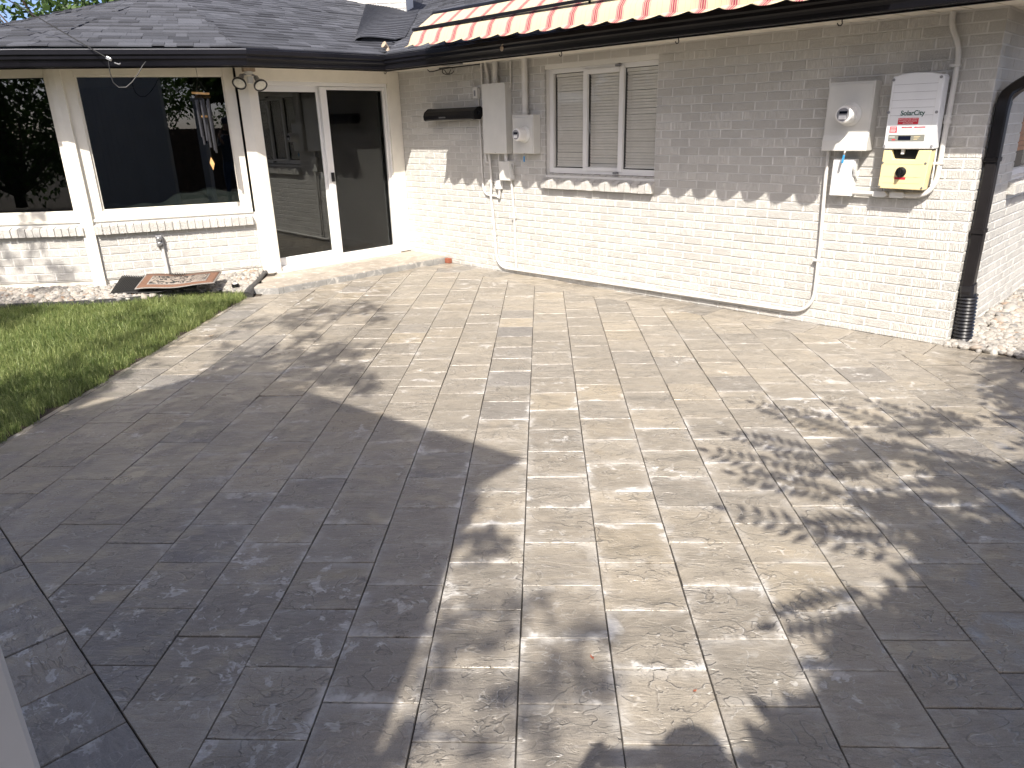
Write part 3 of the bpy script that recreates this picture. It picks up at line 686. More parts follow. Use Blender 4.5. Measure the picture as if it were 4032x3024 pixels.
picture(FA, -1.75, -0.05, -1.62, -0.117, 'dark picture window cut by the left edge of the view')
picture(FA, -3.5, -1.80, -3.4, -1.92, 'dark picture window beyond the left edge')
# corner posts
def post(P, na, nb, wa, name='corner_post', z0=0.02):
    b_ = (na+nb).normalized(); ta = Vector((-na.y, na.x, 0)); tb = Vector((-nb.y, nb.x, 0))
    pts = [P - ta*0 + na*0.034 - ta*wa, P + (na+nb)/(1+na.dot(nb))*0.034, P + nb*0.034 + tb*wa, P + tb*wa - nb*0.08, P - b_*0.12, P - ta*wa - na*0.08]
    return bevel(MB().prism([(p.x, p.y) for p in pts], 'z', z0, 2.345).build(name, M['trim'], house, Matrix.Identity(4)), .004)
post(K2, ma, md, 0.058); post(K, md, t1, 0.10, z0=0.05)
# ---- sliding door
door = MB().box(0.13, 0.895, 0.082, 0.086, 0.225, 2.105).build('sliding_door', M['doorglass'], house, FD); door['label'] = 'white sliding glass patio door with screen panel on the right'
for a, b, c, d, y0, y1 in ((0.005, 0.100, 0.085, 2.345, -.022, .12), (1.868, 2.058, 0.085, 2.345, -.022, .12), (0.100, 1.868, 2.205, 2.345, -.022, .12)):
    rail('casing', FD, a, b, c, d, y0, y1, door, 'trim')
for a, b, c, d, y0, y1 in ((0.100, 0.118, .10, 2.205, 0.0, .12), (1.850, 1.868, .10, 2.205, 0.0, .12), (0.118, 1.850, 2.165, 2.205, .0, .12), (0.118, 1.850, .09, .135, -.01, .13)):
    rail('frame', FD, a, b, c, d, y0, y1, door)
for a, b, c, d in ((0.118, 0.135, .135, 2.165), (0.885, 0.945, .135, 2.165), (0.135, 0.885, 2.100, 2.165), (0.135, 0.885, .135, .230)):
    rail('fixed_panel_rail', FD, a, b, c, d, 0.064, 0.104, door)
for a, b, c, d in ((0.915, 1.003, .140, 2.160), (1.815, 1.848, .140, 2.160), (1.003, 1.815, 2.125, 2.160), (1.003, 1.815, .140, .182)):
    rail('screen_panel_rail', FD, a, b, c, d, 0.022, 0.056, door)
MB().box(0.98, 1.83, 0.092, 0.096, 0.17, 2.13).build('pane', M['doorglass'], door, FD)
MB().box(1.003, 1.815, 0.040, 0.041, 0.182, 2.125).build('insect_screen', M['screen'], door, FD)
bevel(MB().box(0.945, 0.985, -0.002, 0.022, 1.07, 1.18).build('handle', M['blackplastic'], door, FD), .006)
bevel(MB().box(0.10, 1.868, -0.05, 0.0, 0.062, 0.092).build('threshold', M['trim'], door, FD), .004)
# side wall window
sw = MB().box(1.07, 2.25, 0.150, 0.155, 1.17, 2.06).build('window', M['interior'], house, FR); sw['label'] = 'side window with orange wood blind at the right edge'
for a, b, c, d in ((1.07, 1.12, 1.17, 2.06), (2.20, 2.25, 1.17, 2.06), (1.12, 2.20, 2.01, 2.06), (1.12, 2.20, 1.17, 1.22)):
    rail('frame', FR, a, b, c, d, 0.06, 0.12, sw)
MB().box(1.12, 2.20, 0.09, 0.094, 1.22, 2.01).build('pane', M['blindglass'], sw, FR)
for i in range(16):
    zc = 1.36+0.041*i
    MB().box(1.13, 2.19, 0.105, 0.145, zc, zc+.036).build('slat', M['orangewood'], sw, FR)
MB().box(1.13, 2.19, 0.125, 0.145, 1.22, 1.35).build('shade', M['blackplastic'], sw, FR)
# ---- interior so that the glass is dark
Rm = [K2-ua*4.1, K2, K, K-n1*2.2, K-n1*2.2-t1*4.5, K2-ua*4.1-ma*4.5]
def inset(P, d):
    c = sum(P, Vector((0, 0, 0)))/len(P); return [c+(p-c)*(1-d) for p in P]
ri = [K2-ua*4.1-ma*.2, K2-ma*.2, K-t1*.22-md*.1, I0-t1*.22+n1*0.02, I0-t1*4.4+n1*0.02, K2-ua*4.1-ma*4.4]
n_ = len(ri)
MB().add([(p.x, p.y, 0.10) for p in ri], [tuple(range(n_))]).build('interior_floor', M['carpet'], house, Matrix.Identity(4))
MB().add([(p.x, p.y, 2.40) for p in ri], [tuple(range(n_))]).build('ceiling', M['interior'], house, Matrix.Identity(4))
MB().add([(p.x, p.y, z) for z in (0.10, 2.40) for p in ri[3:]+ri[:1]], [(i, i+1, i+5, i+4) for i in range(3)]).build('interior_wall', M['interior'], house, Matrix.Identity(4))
# ---- eave: lip polyline of the gutter, left to right
LIP = [Vector((-9.0, 6.57, 0)), Vector((-4.78, 6.99, 0)), Vector((-2.90, 7.66, 0)), I0+n1*.735+t1*.735, BC+n1*.735+t1*.735, BC+t1*.735-n1*6]
DZ = [-0.02, -0.02, -0.01, 0.0, 0.0, 0.0]
def miters(P):
    d = [(P[i+1]-P[i]).normalized() for i in range(len(P)-1)]; nn = [Vector((a.y, -a.x, 0)) for a in d]
    ms = [nn[0]]+[(nn[i]+nn[i+1])/(1+nn[i].dot(nn[i+1])) for i in range(len(nn)-1)]+[nn[-1]]; return d, nn, ms
LD, LN, LM = miters(LIP)
def sweep(mb, prof, closed=True, i0=0, i1=None):
    i1 = len(LIP)-1 if i1 is None else i1; b = len(mb.v); n = len(prof)
    for i in range(i0, i1+1):
        for o_, z_ in prof: p = LIP[i]-LM[i]*(0.735-o_); mb.v.append((p.x, p.y, z_+DZ[i]))
    for i in range(i1-i0):
        for k in range(n if closed else n-1):
            a = b+i*n+k; c = b+i*n+(k+1) % n; mb.f.append((a, c, c+n, a+n))
    if closed: mb.f.append(tuple(b+k for k in range(n))); mb.f.append(tuple(b+(i1-i0)*n+k for k in range(n))[::-1])
    return mb
gp = [(0.606, 2.455), (0.606, 2.309), (0.690, 2.309), (0.694, 2.318), (0.700, 2.345), (0.708, 2.362), (0.720, 2.374), (0.722, 2.398), (0.735, 2.412), (0.735, 2.449), (0.722, 2.452), (0.722, 2.440), (0.728, 2.438), (0.728, 2.416), (0.715, 2.402), (0.614, 2.320), (0.614, 2.455)]
for i in range(len(LIP)-1):
    sweep(MB(), gp, True, i, i+1).build('gutter', M['gutter'], house, Matrix.Identity(4))
sweep(MB(), [(0.575, 2.30), (0.605, 2.30), (0.605, 2.462), (0.575, 2.462)]).build('fascia', M['gutter'], house, Matrix.Identity(4))
sweep(MB(), [(0.723, 2.4525), (0.737, 2.4525), (0.737, 2.459), (0.723, 2.459)], True, 0, 2).build('lip_highlight', M['gutterlip'], house, Matrix.Identity(4))  # pale strip paints the sun caught by the gutter's top lip
# soffit boards
sof = sweep(MB(), [(-0.10, 2.352), (0.60, 2.334), (0.60, 2.36), (-0.10, 2.37)]).build('soffit', M['soffit'], house, Matrix.Identity(4))
def soffit_boards(i, pitch, s0, s1):
    a, b = LIP[i], LIP[i+1]; L = (b-a).length; n = int((s1-s0)/pitch); data = None
    for k in range(n):
        c = a + LD[i]*(s0+pitch*(k+.5)); zz = DZ[i]+(DZ[i+1]-DZ[i])*((s0+pitch*(k+.5))/L)
        Mx = frame(Vector((c.x, c.y, zz)), LD[i], -LN[i])
        if data is None:
            o = MB().prism([(0.14, 2.322), (0.76, 2.341), (0.76, 2.351), (0.14, 2.333)], 'x', -pitch/2+.009, pitch/2-.009).build('soffit_board', M['soffit'], sof, Mx); data = o.data
        else: inst('soffit_board', data, sof, Mx)
L0 = [(LIP[i+1]-LIP[i]).length for i in range(len(LIP)-1)]
soffit_boards(0, 0.2, 1.6, L0[0]-0.12); soffit_boards(1, 0.152, 0.12, L0[1]-0.15); soffit_boards(2, 0.2, 0.2, L0[2]-0.65); soffit_boards(3, 0.2, 0.72, L0[3]-0.05)
soffit_boards(4, 0.2, 0.3, 3.0)
# ---- roof
TANP = 0.333; ROOF_Z = 2.468
sweep(MB(), [(0.59, 2.44), (0.690, 2.452), (0.690, 2.466), (0.59, 2.494)]).build('eave_strip', M['gutter'], house, Matrix.Identity(4))
APEX = Vector((-4.62, 9.93, 3.36)); eR = Vector((-3.00, 7.70, 0)); eL = Vector((-4.70, 7.065, 0)); e2 = Vector((-5.80, 6.955, 0)); e3 = Vector((-6.28, 7.10, 0)); e4 = Vector((-7.3, 8.3, 0))
eI = I0+n1*.67+t1*.67; eC = BC+n1*.67+t1*.67
def tri(a, b):
    d = (b-a).normalized(); inn = Vector((-d.y, d.x, 0)); q = Vector((APEX.x, APEX.y, 0))-a; dA = q.dot(inn); xA = q.dot(d); Lw = (b-a).length
    return (a, d, inn, dA, (APEX.z-ROOF_Z)/dA, lambda h: xA*h/dA, lambda h: Lw+(xA-Lw)*h/dA)
FAC = [tri(e4, e3), tri(e3, e2), tri(e2, eL), tri(eL, eR)]
dD = (eI-eR).normalized(); iD = Vector((-dD.y, dD.x, 0)); qA = Vector((APEX.x, APEX.y, 0))-eR; LwD = (eI-eR).length
FAC.append((eR, dD, iD, 4.4, (APEX.z-ROOF_Z)/qA.dot(iD), lambda h: qA.dot(dD)*h/qA.dot(iD), lambda h: LwD+h))
FAC.append((eI, t1, -n1, 4.6, TANP, lambda h: -h, lambda h: (eC-eI).length-h))
FAC.append((eC, -n1, -t1, 4.0, TANP, lambda h: h, lambda h: 6.0))
TABS = []; deck = MB(); EXP = 0.136*0.949
def roof_pt(fc, x, h, lift):
    p = fc[0] + fc[1]*x + fc[2]*h; return (p.x, p.y, ROOF_Z + fc[4]*h + lift)
for fi, fc in enumerate(FAC):
    rows = int(fc[3]/EXP)
    for k in range(rows):
        d0_, d1_ = k*EXP, min((k+1)*EXP, fc[3]); a0, b0, a1_, b1 = fc[5](d0_), fc[6](d0_), fc[5](d1_), fc[6](d1_)
        if b0-a0 < .03: continue
        pt = lambda x, d, lift: roof_pt(fc, x, d, lift)
        deck.add([pt(a0, d0_, -.006), pt(b0, d0_, -.006), pt(max(b1, a1_), d1_, -.006), pt(a1_, d1_, -.006)], [(0, 1, 2, 3)])
        ov = .028 if fi in (0, 1, 2, 3) else 0.0      # left facets run a little over the next hip
        x = a0 - random.uniform(0, 0.3); jog = random.gauss(0, 0.004)
        while x < b0+ov:
            w_ = random.choice((0.11, 0.15, 0.19, 0.24, 0.3)); xa, xb = x, x+w_-0.002; x += w_
            f = lambda v, lo, hi: min(max(v, lo), max(lo, hi))
            thick = random.random() < 0.5; lf = 0.016 if thick else 0.009
            pa, pb_ = f(xa, a0, b0+ov), f(xb, a0, b0+ov); qa, qb = f(xa, a1_, b1+ov), f(xb, a1_, b1+ov)
            if pb_-pa < 0.01 and qb-qa < 0.01: continue
            j2 = jog + random.gauss(0, 0.0025); wavy = .004*math.sin(xa*1.7+k*.9)
            top = [pt(pa, d0_+j2, lf+wavy), pt(pb_, d0_+j2, lf+wavy), pt(qb, d1_+.02, .003+wavy), pt(qa, d1_+.02, .003+wavy)]
            bot = [pt(pa, d0_+j2, lf-0.013+wavy), pt(pb_, d0_+j2, lf-0.013+wavy)]
            tone = random.betavariate(2, 2)*(0.8 if thick else 1.0)
            TABS.append((project(((top[0][0]+top[1][0])/2, (top[0][1]+top[1][1])/2, top[0][2])), top, bot, tone))
roof = deck.build('roof', M['gutter'], house, Matrix.Identity(4)); roof['label'] = 'low hipped roof of dark grey asphalt shingles'
def tabrank(tb):
    q = tb[0]
    if q is None or not (-.01 < q[0] < 1.01 and -.01 < q[1] < 1.01): return 0
    a = [project(p) for p in tb[1]]; return area([(p[0], p[1]) for p in a if p])
TABS.sort(key=tabrank, reverse=True); rm = MB(); rtone = []
for i, (q, top, bot, tone) in enumerate(TABS):
    v = top+bot; fs = [(0, 1, 2, 3), (4, 5, 1, 0), (4, 0, 3), (5, 2, 1)]
    if i < 300: MB().add(v, fs).build('shingle', M['shingle'], roof, Matrix.Identity(4), attr=[tone]*4)
    else: rm.add(v, fs); rtone += [tone]*4
stuff(rm.build('shingle', M['shingle'], roof, Matrix.Identity(4), attr=rtone))
print('TABS', len(TABS), 'BRICKS', len(BR))
# white brick chimney standing in the dip of the roof
def ray_at(px, py, k): return CAM + (fw + r2*((px-2016)/2821.0) - u2_*((py-1512)/2821.0))*k
chx0, chx1, chy = -3.08, -2.10, 12.55
chm = MB().box(chx0, chx1, chy, chy+.7, 3.0, 4.7).build('chimney', M['mortar'], house, Matrix.Identity(4))
for r_ in range(11):
    for j in range(7):
        xa = chx0+0.2045*j-(0.1 if r_ % 2 else 0); xb = xa+0.195; xa = max(xa, chx0); xb = min(xb, chx1)
        if xb-xa > .02: MB().cbox(xa, xb, chy-.010, chy+.01, 3.30+0.0735*r_, 3.364+0.0735*r_, .003).build('brick', M['brick'], chm, Matrix.Identity(4))
# sheet of shingles bent up over the valley, with the torn gap under it
FDc, F1c = FAC[4], FAC[5]
sv = MB(); tones = []; NR, NC = 30, 16
la, lb_ = Vector((-2.21, 9.34, 2.66)), Vector((-2.73, 12.52, 3.50)); ra, rb = Vector((-1.72, 10.05, 2.79)), Vector((-2.20, 15.3, 3.98))
def fdz(p): return ROOF_Z + FDc[4]*(p-FDc[0]).to_2d().dot(FDc[2].to_2d())
def f1z(p): return ROOF_Z + F1c[4]*(p-F1c[0]).to_2d().dot(F1c[2].to_2d())
def sad(i, j):
    v, u = i/NR, j/NC; p = la.lerp(lb_, v).lerp(ra.lerp(rb, v), u)
    p = p - (Vector((.10, .26, 0)) * (math.sin(math.pi*u)*(1-v)))
    z_ = max(fdz(p), f1z(p)) + .012 + .062*math.sin(math.pi*u)**.8*(1-.7*v) * (1 if u > 0 else 0)
    return Vector((p.x, p.y, z_))
for i in range(NR):
    for j in range(NC):
        a, b, c, d = sad(i, j), sad(i, j+1), sad(i+1, j+1), sad(i+1, j); up_ = Z*0.010
        n0 = len(sv.f); sv.add([a+up_, b+up_, c, d, a-Z*.004, b-Z*.004], [(0, 1, 2, 3), (4, 5, 1, 0)]); tones += [0.40+0.25*random.random()]*(len(sv.f)-n0)
sad_o = sv.build('valley_sheet', M['shingle'], roof, Matrix.Identity(4), attr=tones); stuff(sad_o)
MB().add([tuple(sad(0, j)+Z*(-.006)+Vector((.02, .10, 0))) for j in range(2, NC-1)]+[tuple(Vector((sad(0, j).x+.02, sad(0, j).y+.10, max(fdz(sad(0, j)), f1z(sad(0, j)))-.05))) for j in range(2, NC-1)], [(k, k+1, k+1+NC-3, k+NC-3) for k in range(NC-4)]).build('torn_underlay', M['rubber'], roof, Matrix.Identity(4))
pv = I0 + n1*0.50 + t1*0.50
MB().tube([pv+Z*2.50, pv+Z*2.57, pv+n1*.05+Z*2.60], [.035, .022, .04], 8).build('flashing_stub', M['tapebrown'], roof, Matrix.Identity(4))
MB().add([tuple(pv+t1*a+n1*b+Z*c) for a, b, c in ((-.10, .32, 2.520), (-.05, .10, 2.545), (.0, .10, 2.535), (-.04, .33, 2.512), (-.10, .32, 2.515), (-.05, .10, 2.540), (.0, .10, 2.530), (-.04, .33, 2.507))], [(0,1,2,3),(7,6,5,4),(0,3,7,4),(1,0,4,5),(2,1,5,6),(3,2,6,7)]).build('loose_underlay', M['rubber'], roof, Matrix.Identity(4))
# downspout: parts of the house
def dsp(p): return FR @ Vector(p)
ds = [(0.55, -0.63, 2.32), (0.52, -0.56, 2.20), (0.36, -0.22, 1.93), (0.24, -0.085, 1.86), (0.14, -0.055, 1.78), (0.105, -0.052, 1.66), (0.10, -0.052, 0.40)]
def square_tube(mb, pts, wx, wy):
    b = len(mb.v)
    for i, p in enumerate(pts):
        p = Vector(p); d = (Vector(pts[min(i+1, len(pts)-1)])-Vector(pts[max(i-1, 0)])).normalized()
        s_ = Vector((1, 0, 0)) - d*d.x; s_ = s_.normalized() if s_.length > .2 else Vector((0, 0, 1)); o_ = d.cross(s_).normalized()
        for a, c in ((-1, -.72), (-.72, -1), (.72, -1), (1, -.72), (1, .72), (.72, 1), (-.72, 1), (-1, .72)): mb.v.append(tuple(p + s_*a*wx/2 + o_*c*wy/2))
    for i in range(len(pts)-1):
        for k in range(8): a = b+i*8+k; c = b+i*8+(k+1) % 8; mb.f.append((a, c, c+8, a+8))
    mb.f.append(tuple(b+k for k in range(8))[::-1]); mb.f.append(tuple(b+(len(pts)-1)*8+k for k in range(8))); return mb
el = [Vector(p) for p in ds[:2]] + arc(ds[2], ds[3], ds[4], 8)[:-1] + arc(ds[4], (0.105, -.052, 1.74), ds[5], 4) + [Vector(ds[6])]
dsp_o = square_tube(MB(), el, 0.105, 0.080).build('downspout', M['downspout'], house, FR, smooth=True); dsp_o['label'] = 'brown-black downspout at the right corner'
square_tube(MB(), [(0.100, -.054, 0.47), (0.112, -.060, 0.385)], 0.118, 0.092).build('adapter', M['corrugated'], dsp_o, FR)
rad = []; pts = []
for i in range(61):
    q = i/60; pts.append((0.112+0.028*q, -.062-0.012*q, 0.39-0.40*q)); rad.append(0.062+0.0055*math.cos(i*math.pi/2*1.0) + 0.004*q)
MB().tube(pts, rad, 20).build('corrugated_pipe', M['corrugated'], dsp_o, FR, smooth=True)
for z_ in (1.35, 0.85): MB().box(0.04, 0.16, -.096, -.01, z_, z_+.03).build('strap', M['downspout'], dsp_o, FR)

# ================================================================ THINGS ON THE LONG WALL
def box_on(parent, name, x0, x1, z0, z1, d, m='boxpaint', bv=0.006, y1=0.0, F_=F1):
    return bevel(MB().box(x0, x1, -d, y1, z0, z1).build(name, M[m], parent, F_), bv)
def pipe(name, pts, r, label, cat='conduit', group=None, m='conduit', F_=F1, straps=(), coup=()):
    e = empty(name, F_ @ T(*pts[-1]), label, cat, group)
    MB().tube(pts, r, 12).build('pipe', M[m], e, F_, smooth=True)
    for x, y, z_ in straps: bevel(MB().box(x-r-.022, x+r+.004, y-r-.003, y+.02, z_-.009, z_+.009).build('strap', M[m], e, F_), .002)
    for x, y, z_ in coup: MB().lathe([(r+.001, -.03), (r+.007, -.03), (r+.007, -.012), (r+.003, -.010), (r+.003, .010), (r+.007, .012), (r+.007, .03), (r+.001, .03)], (x, y, z_), (0, 0, 1), 14).build('coupling', M[m], e, F_)
    return e
def meter(parent, x, z_, d0, r, F_=F1):
    MB().lathe([(r+.022, 0), (r+.022, .010), (r+.012, .018), (r+.004, .03)], (x, -d0, z_), (0, -1, 0), 32).build('socket_ring', M['boxlight'], parent, F_, smooth=True)
    b_ = MB().lathe([(r+.002, .02), (r, .11), (r-.004, .128), (r-.012, .134)], (x, -d0, z_), (0, -1, 0), 32).build('meter_cover', M['vinyl'], parent, F_, smooth=True)
    MB().lathe([(r-.018, .1335), (r-.018, .1375)], (x, -d0, z_), (0, -1, 0), 28).build('dial', M['greytext'], b_, F_)
    MB().box(x-.028, x+.03, -d0-.140, -d0-.1378, z_+.006, z_+.024).build('display', M['lcd'], b_, F_)
    MB().box(x-.03, x+.025, -d0-.1395, -d0-.1377, z_-.034, z_-.006).build('label', M['whitelabel'], b_, F_)
ep = empty('electrical_panel', F1 @ T(1.87, 0, 1.371), 'tall grey electrical panel box, the tallest box on the brick wall', 'panel')
box_on(ep, 'case', 1.692, 2.045, 1.371, 2.108, .10); b = box_on(ep, 'cover', 1.686, 2.058, 1.375, 2.112, .118, y1=-.101)
MB().prism([(-.13, 2.100), (-.13, 2.112), (.0, 2.124), (.0, 2.110)], 'x', 1.684, 2.060).build('hood', M['boxpaint'], ep, F1)
MB().tube([(1.88, -.118, 1.385), (1.88, -.123, 1.385)], .006, 8).build('screw', M['steel'], ep, F1)
ml = empty('electric_meter', F1 @ T(2.31, 0, 1.375), 'grey electric meter box beside the tall panel, left of the window', 'meter', 'electric meters')
box_on(ml, 'case', 2.158, 2.472, 1.375, 1.776, .115); box_on(ml, 'cover', 2.166, 2.464, 1.383, 1.752, .123, y1=-.116); meter(ml, 2.345, 1.578, .123, .066)
MB().tube([(2.335, -.118, 1.378), (2.335, -.128, 1.365), (2.335, -.122, 1.352)], .007, 8).build('hasp', M['steel'], ml, F1)
tag(bevel(MB().box(2.327, 2.343, -.130, -.118, 1.292, 1.352).build('meter_seal', M['blue'], None, F1), .004), 'blue plastic seal tag hanging under the left electric meter', 'seal', 'blue seal tags')
dl = empty('disconnect_switch', F1 @ T(1.985, 0, 1.08), 'small grey disconnect switch box under the tall panel', 'switch box', 'disconnect switches')
box_on(dl, 'case', 1.900, 2.066, 1.080, 1.290, .09); MB().box(2.064, 2.072, -.075, -.02, 1.10, 1.27).build('side_plate', M['boxlight'], dl, F1)
MB().tube([(2.078, -.06, 1.26), (2.090, -.055, 1.22), (2.086, -.03, 1.16), (2.078, -.025, 1.14)], .008, 8).build('lever', M['steel'], dl, F1)
MB().tube([(1.985, -.05, 1.29), (1.975, -.05, 1.375)], .022, 12).build('nipple', M['conduit'], dl, F1)
gb = empty('cable_terminal', F1 @ T(1.82, 0, .975), 'small white cable terminal with three slots below the disconnect box', 'terminal box')
box_on(gb, 'case', 1.80, 1.872, .975, 1.072, .055, 'vinyl', .004)
for k in range(3): MB().box(1.772, 1.805, -.045, -.01, .985+.031*k, 1.003+.031*k).build('tooth', M['vinyl'], gb, F1)
db = empty('sensor_box', F1 @ T(1.50, 0, 1.97), 'small cream sensor box on the brick left of the tall panel', 'sensor box')
box_on(db, 'case', 1.462, 1.535, 1.972, 2.092, .05, 'conduit', .004); MB().box(1.482, 1.508, -.053, -.05, 2.00, 2.06).build('slot', M['greytext'], db, F1)
ht = empty('patio_heater', F1 @ T(1.15, 0, 1.747), 'long black patio heater bar mounted on the brick wall', 'heater')
pf = [(-.03, 1.790), (-.03, 1.868), (-.055, 1.884), (-.105, 1.880), (-.160, 1.842), (-.178, 1.800), (-.170, 1.757), (-.150, 1.747), (-.06, 1.752)]
bevel(MB().prism(pf, 'x', .712, 1.560).build('housing', M['blackplastic'], ht, F1), .004)
pf2 = [(y*1.02-.001, (z_-1.815)*1.05+1.815) for y, z_ in pf]
for a, b in ((.690, .713), (1.560, 1.60)): bevel(MB().prism(pf2, 'x', a, b).build('end_cap', M['blackplastic'], ht, F1), .004)
for a in (.85, 1.42): MB().box(a, a+.05, -.06, 0.0, 1.80, 1.85).build('bracket', M['blackplastic'], ht, F1)
MB().tube([(1.60, -.10, 1.82), (1.625, -.10, 1.82)], .022, 12).build('knob', M['blackplastic'], ht, F1)
MB().box(.985, 1.10, -.1795, -.174, 1.772, 1.786).build('badge', M['dullmetal'], ht, F1)
MB().box(.74, 1.53, -.176, -.170, 1.790, 1.795).build('seam', M['gutter'], ht, F1)
# conduits
pipe('conduit', [(1.592, -.02, 2.345), (1.592, -.02, 2.12), (1.600, -.02, 2.10)], .013, 'thin conduit dropping to the left edge of the tall panel', group='wall conduits', straps=[(1.592, -.02, 2.28)])
pipe('conduit', [(1.668, -.025, 2.345), (1.672, -.025, 2.29)]+arc((1.685, -.027, 2.26), (1.71, -.03, 2.20), (1.722, -.04, 2.11), 6), .018, 'bent conduit entering the top left of the tall panel', group='wall conduits')
pipe('conduit', [(1.838, -.045, 2.345), (1.838, -.045, 2.11)], .031, 'thick conduit entering the top middle of the tall panel', group='wall conduits', coup=[(1.838, -.045, 2.145)])
pipe('conduit', [(2.058, -.022, 2.345), (2.050, -.022, 2.10)]+arc((2.048, -.022, 2.08), (2.046, -.024, 2.045), (2.020, -.06, 2.045), 5), .013, 'thin conduit hooking into the right side of the tall panel', group='wall conduits')
pipe('conduit', [(2.288, -.045, 2.345), (2.288, -.045, 1.77)], .034, 'thick riser conduit down to the left electric meter', group='wall conduits', coup=[(2.288, -.045, 1.79)])
pipe('conduit', [(1.515, -.018, 1.972), (1.530, -.018, 1.75), (1.540, -.018, 1.06)]+arc((1.545, -.018, 1.0), (1.56, -.018, .895), (1.65, -.018, .895), 7)+[(1.80, -.018, .89)], .011, 'thin conduit curving from the sensor box under the terminal', group='wall conduits')
MB0 = pipe('conduit', [(1.698, -.05, 1.372), (1.708, -.03, 1.10), (1.700, -.03, .98), (1.684, -.03, .90), (1.705, -.028, .74), (1.735, -.028, .40)]+arc((1.742, -.028, .24), (1.752, -.028, .055), (1.93, -.030, .052), 8)+[(2.10, -.030, .055), (3.62, -.030, .072), (5.30, -.030, .088)]+arc((5.44, -.030, .092), (5.632, -.030, .094), (5.636, -.030, .30), 9)+[(5.632, -.030, .71), (5.612, -.030, 1.22), (5.612, -.030, 1.43)], .0145, 'long white conduit running low along the brick wall between both meters', coup=[(1.734, -.028, .42)], straps=[(1.706, -.03, 1.06), (5.634, -.03, .55)])
pipe('conduit', [(2.030, -.03, 1.08), (2.045, -.028, .95), (2.066, -.026, .68), (2.078, -.026, .04)], .0125, 'white conduit dropping straight to the ground from the disconnect box', group='wall conduits', straps=[(2.066, -.026, .66)])
pipe('conduit', [(1.64, -.05, 1.372), (1.642, -.05, 1.30), (1.66, -.05, 1.272), (1.70, -.04, 1.272)], .013, 'short bent conduit stub under the tall panel', group='wall conduits')
pipe('conduit', [(1.862, -.05, 1.372), (1.860, -.03, 1.06)], .010, 'thin conduit between the tall panel and the cable terminal', group='wall conduits')
pipe('conduit', [(1.84, -.03, .975), (1.835, -.03, .91), (1.828, -.028, .875), (1.80, -.028, .885)], .014, 'short dark elbow below the cable terminal', group='wall conduits')
# right-hand meter, disconnect and inverter
mr = empty('electric_meter', F1 @ T(5.76, 0, 1.425), 'grey electric meter box left of the solar inverter', 'meter', 'electric meters')
bevel(MB().prism([(0, 1.425), (0, 1.922), (-.118, 1.922), (-.118, 1.56), (-.135, 1.50), (-.135, 1.425)], 'x', 5.592, 5.934).build('case', M['boxpaint'], mr, F1), .005)
box_on(mr, 'cover', 5.602, 5.924, 1.508, 1.905, .124, 'boxpaint', .003, y1=-.1185); meter(mr, 5.778, 1.69, .124, .064)
MB().tube([(5.78, -.13, 1.428), (5.78, -.145, 1.41), (5.78, -.138, 1.392)], .008, 8).build('hasp', M['steel'], mr, F1)
tag(bevel(MB().box(5.770, 5.786, -.148, -.136, 1.335, 1.398).build('meter_seal', M['blue'], None, F1 @ T(5.778, 0, 1.39) @ Matrix.Rotation(.12, 4, 'Y') @ T(-5.778, 0, -1.39)), .004), 'blue plastic seal tag hanging under the right electric meter', 'seal', 'blue seal tags')
dr_ = empty('disconnect_switch', F1 @ T(5.76, 0, 1.082), 'light grey disconnect switch box under the right electric meter', 'switch box', 'disconnect switches')
box_on(dr_, 'case', 5.676, 5.846, 1.082, 1.364, .075, 'boxlight'); box_on(dr_, 'cover', 5.679, 5.835, 1.086, 1.356, .084, 'boxlight', .003, y1=-.0755)
MB().box(5.692, 5.780, -.0855, -.084, 1.150, 1.215).build('label', M['inverter'], dr_, F1)
MB().prism([(-.07, 1.33), (-.10, 1.33), (-.105, 1.29), (-.085, 1.24), (-.03, 1.205), (-.02, 1.23), (-.06, 1.27)], 'x', 5.848, 5.862).build('lever', M['boxlight'], dr_, F1)
iv = empty('solar_inverter', F1 @ T(6.22, 0, 1.155), 'white and yellow solar inverter on the brick wall near the right corner', 'inverter')
out = [(6.058, 1.441), (6.056, 1.925), (6.066, 1.938), (6.12, 1.951), (6.20, 1.957), (6.30, 1.951), (6.385, 1.934), (6.396, 1.922), (6.400, 1.441)]
body = bevel(MB().prism(out, 'y', -.150, -.03).build('body', M['inverter'], iv, F1), .010, 3)
MB().box(6.085, 6.375, -.03, 0, 1.18, 1.90).build('mounting_plate', M['steel'], iv, F1)
for k in range(5): MB().box(6.075, 6.362, -.1512, -.1495, 1.880-.052*k, 1.8815-.052*k).build('groove', M['greytext'], body, F1)
for x in (6.076, 6.360): MB().box(x, x+.0015, -.1512, -.1495, 1.47, 1.915).build('groove', M['boxlight'], body, F1)
for x, z_ in ((6.066, 1.915), (6.374, 1.918), (6.062, 1.695), (6.380, 1.690), (6.066, 1.462), (6.384, 1.462)):
    MB().lathe([(.010, 0), (.010, .004)], (x, -.150, z_), (0, -1, 0), 12).build('screw', M['greytext'], body, F1)
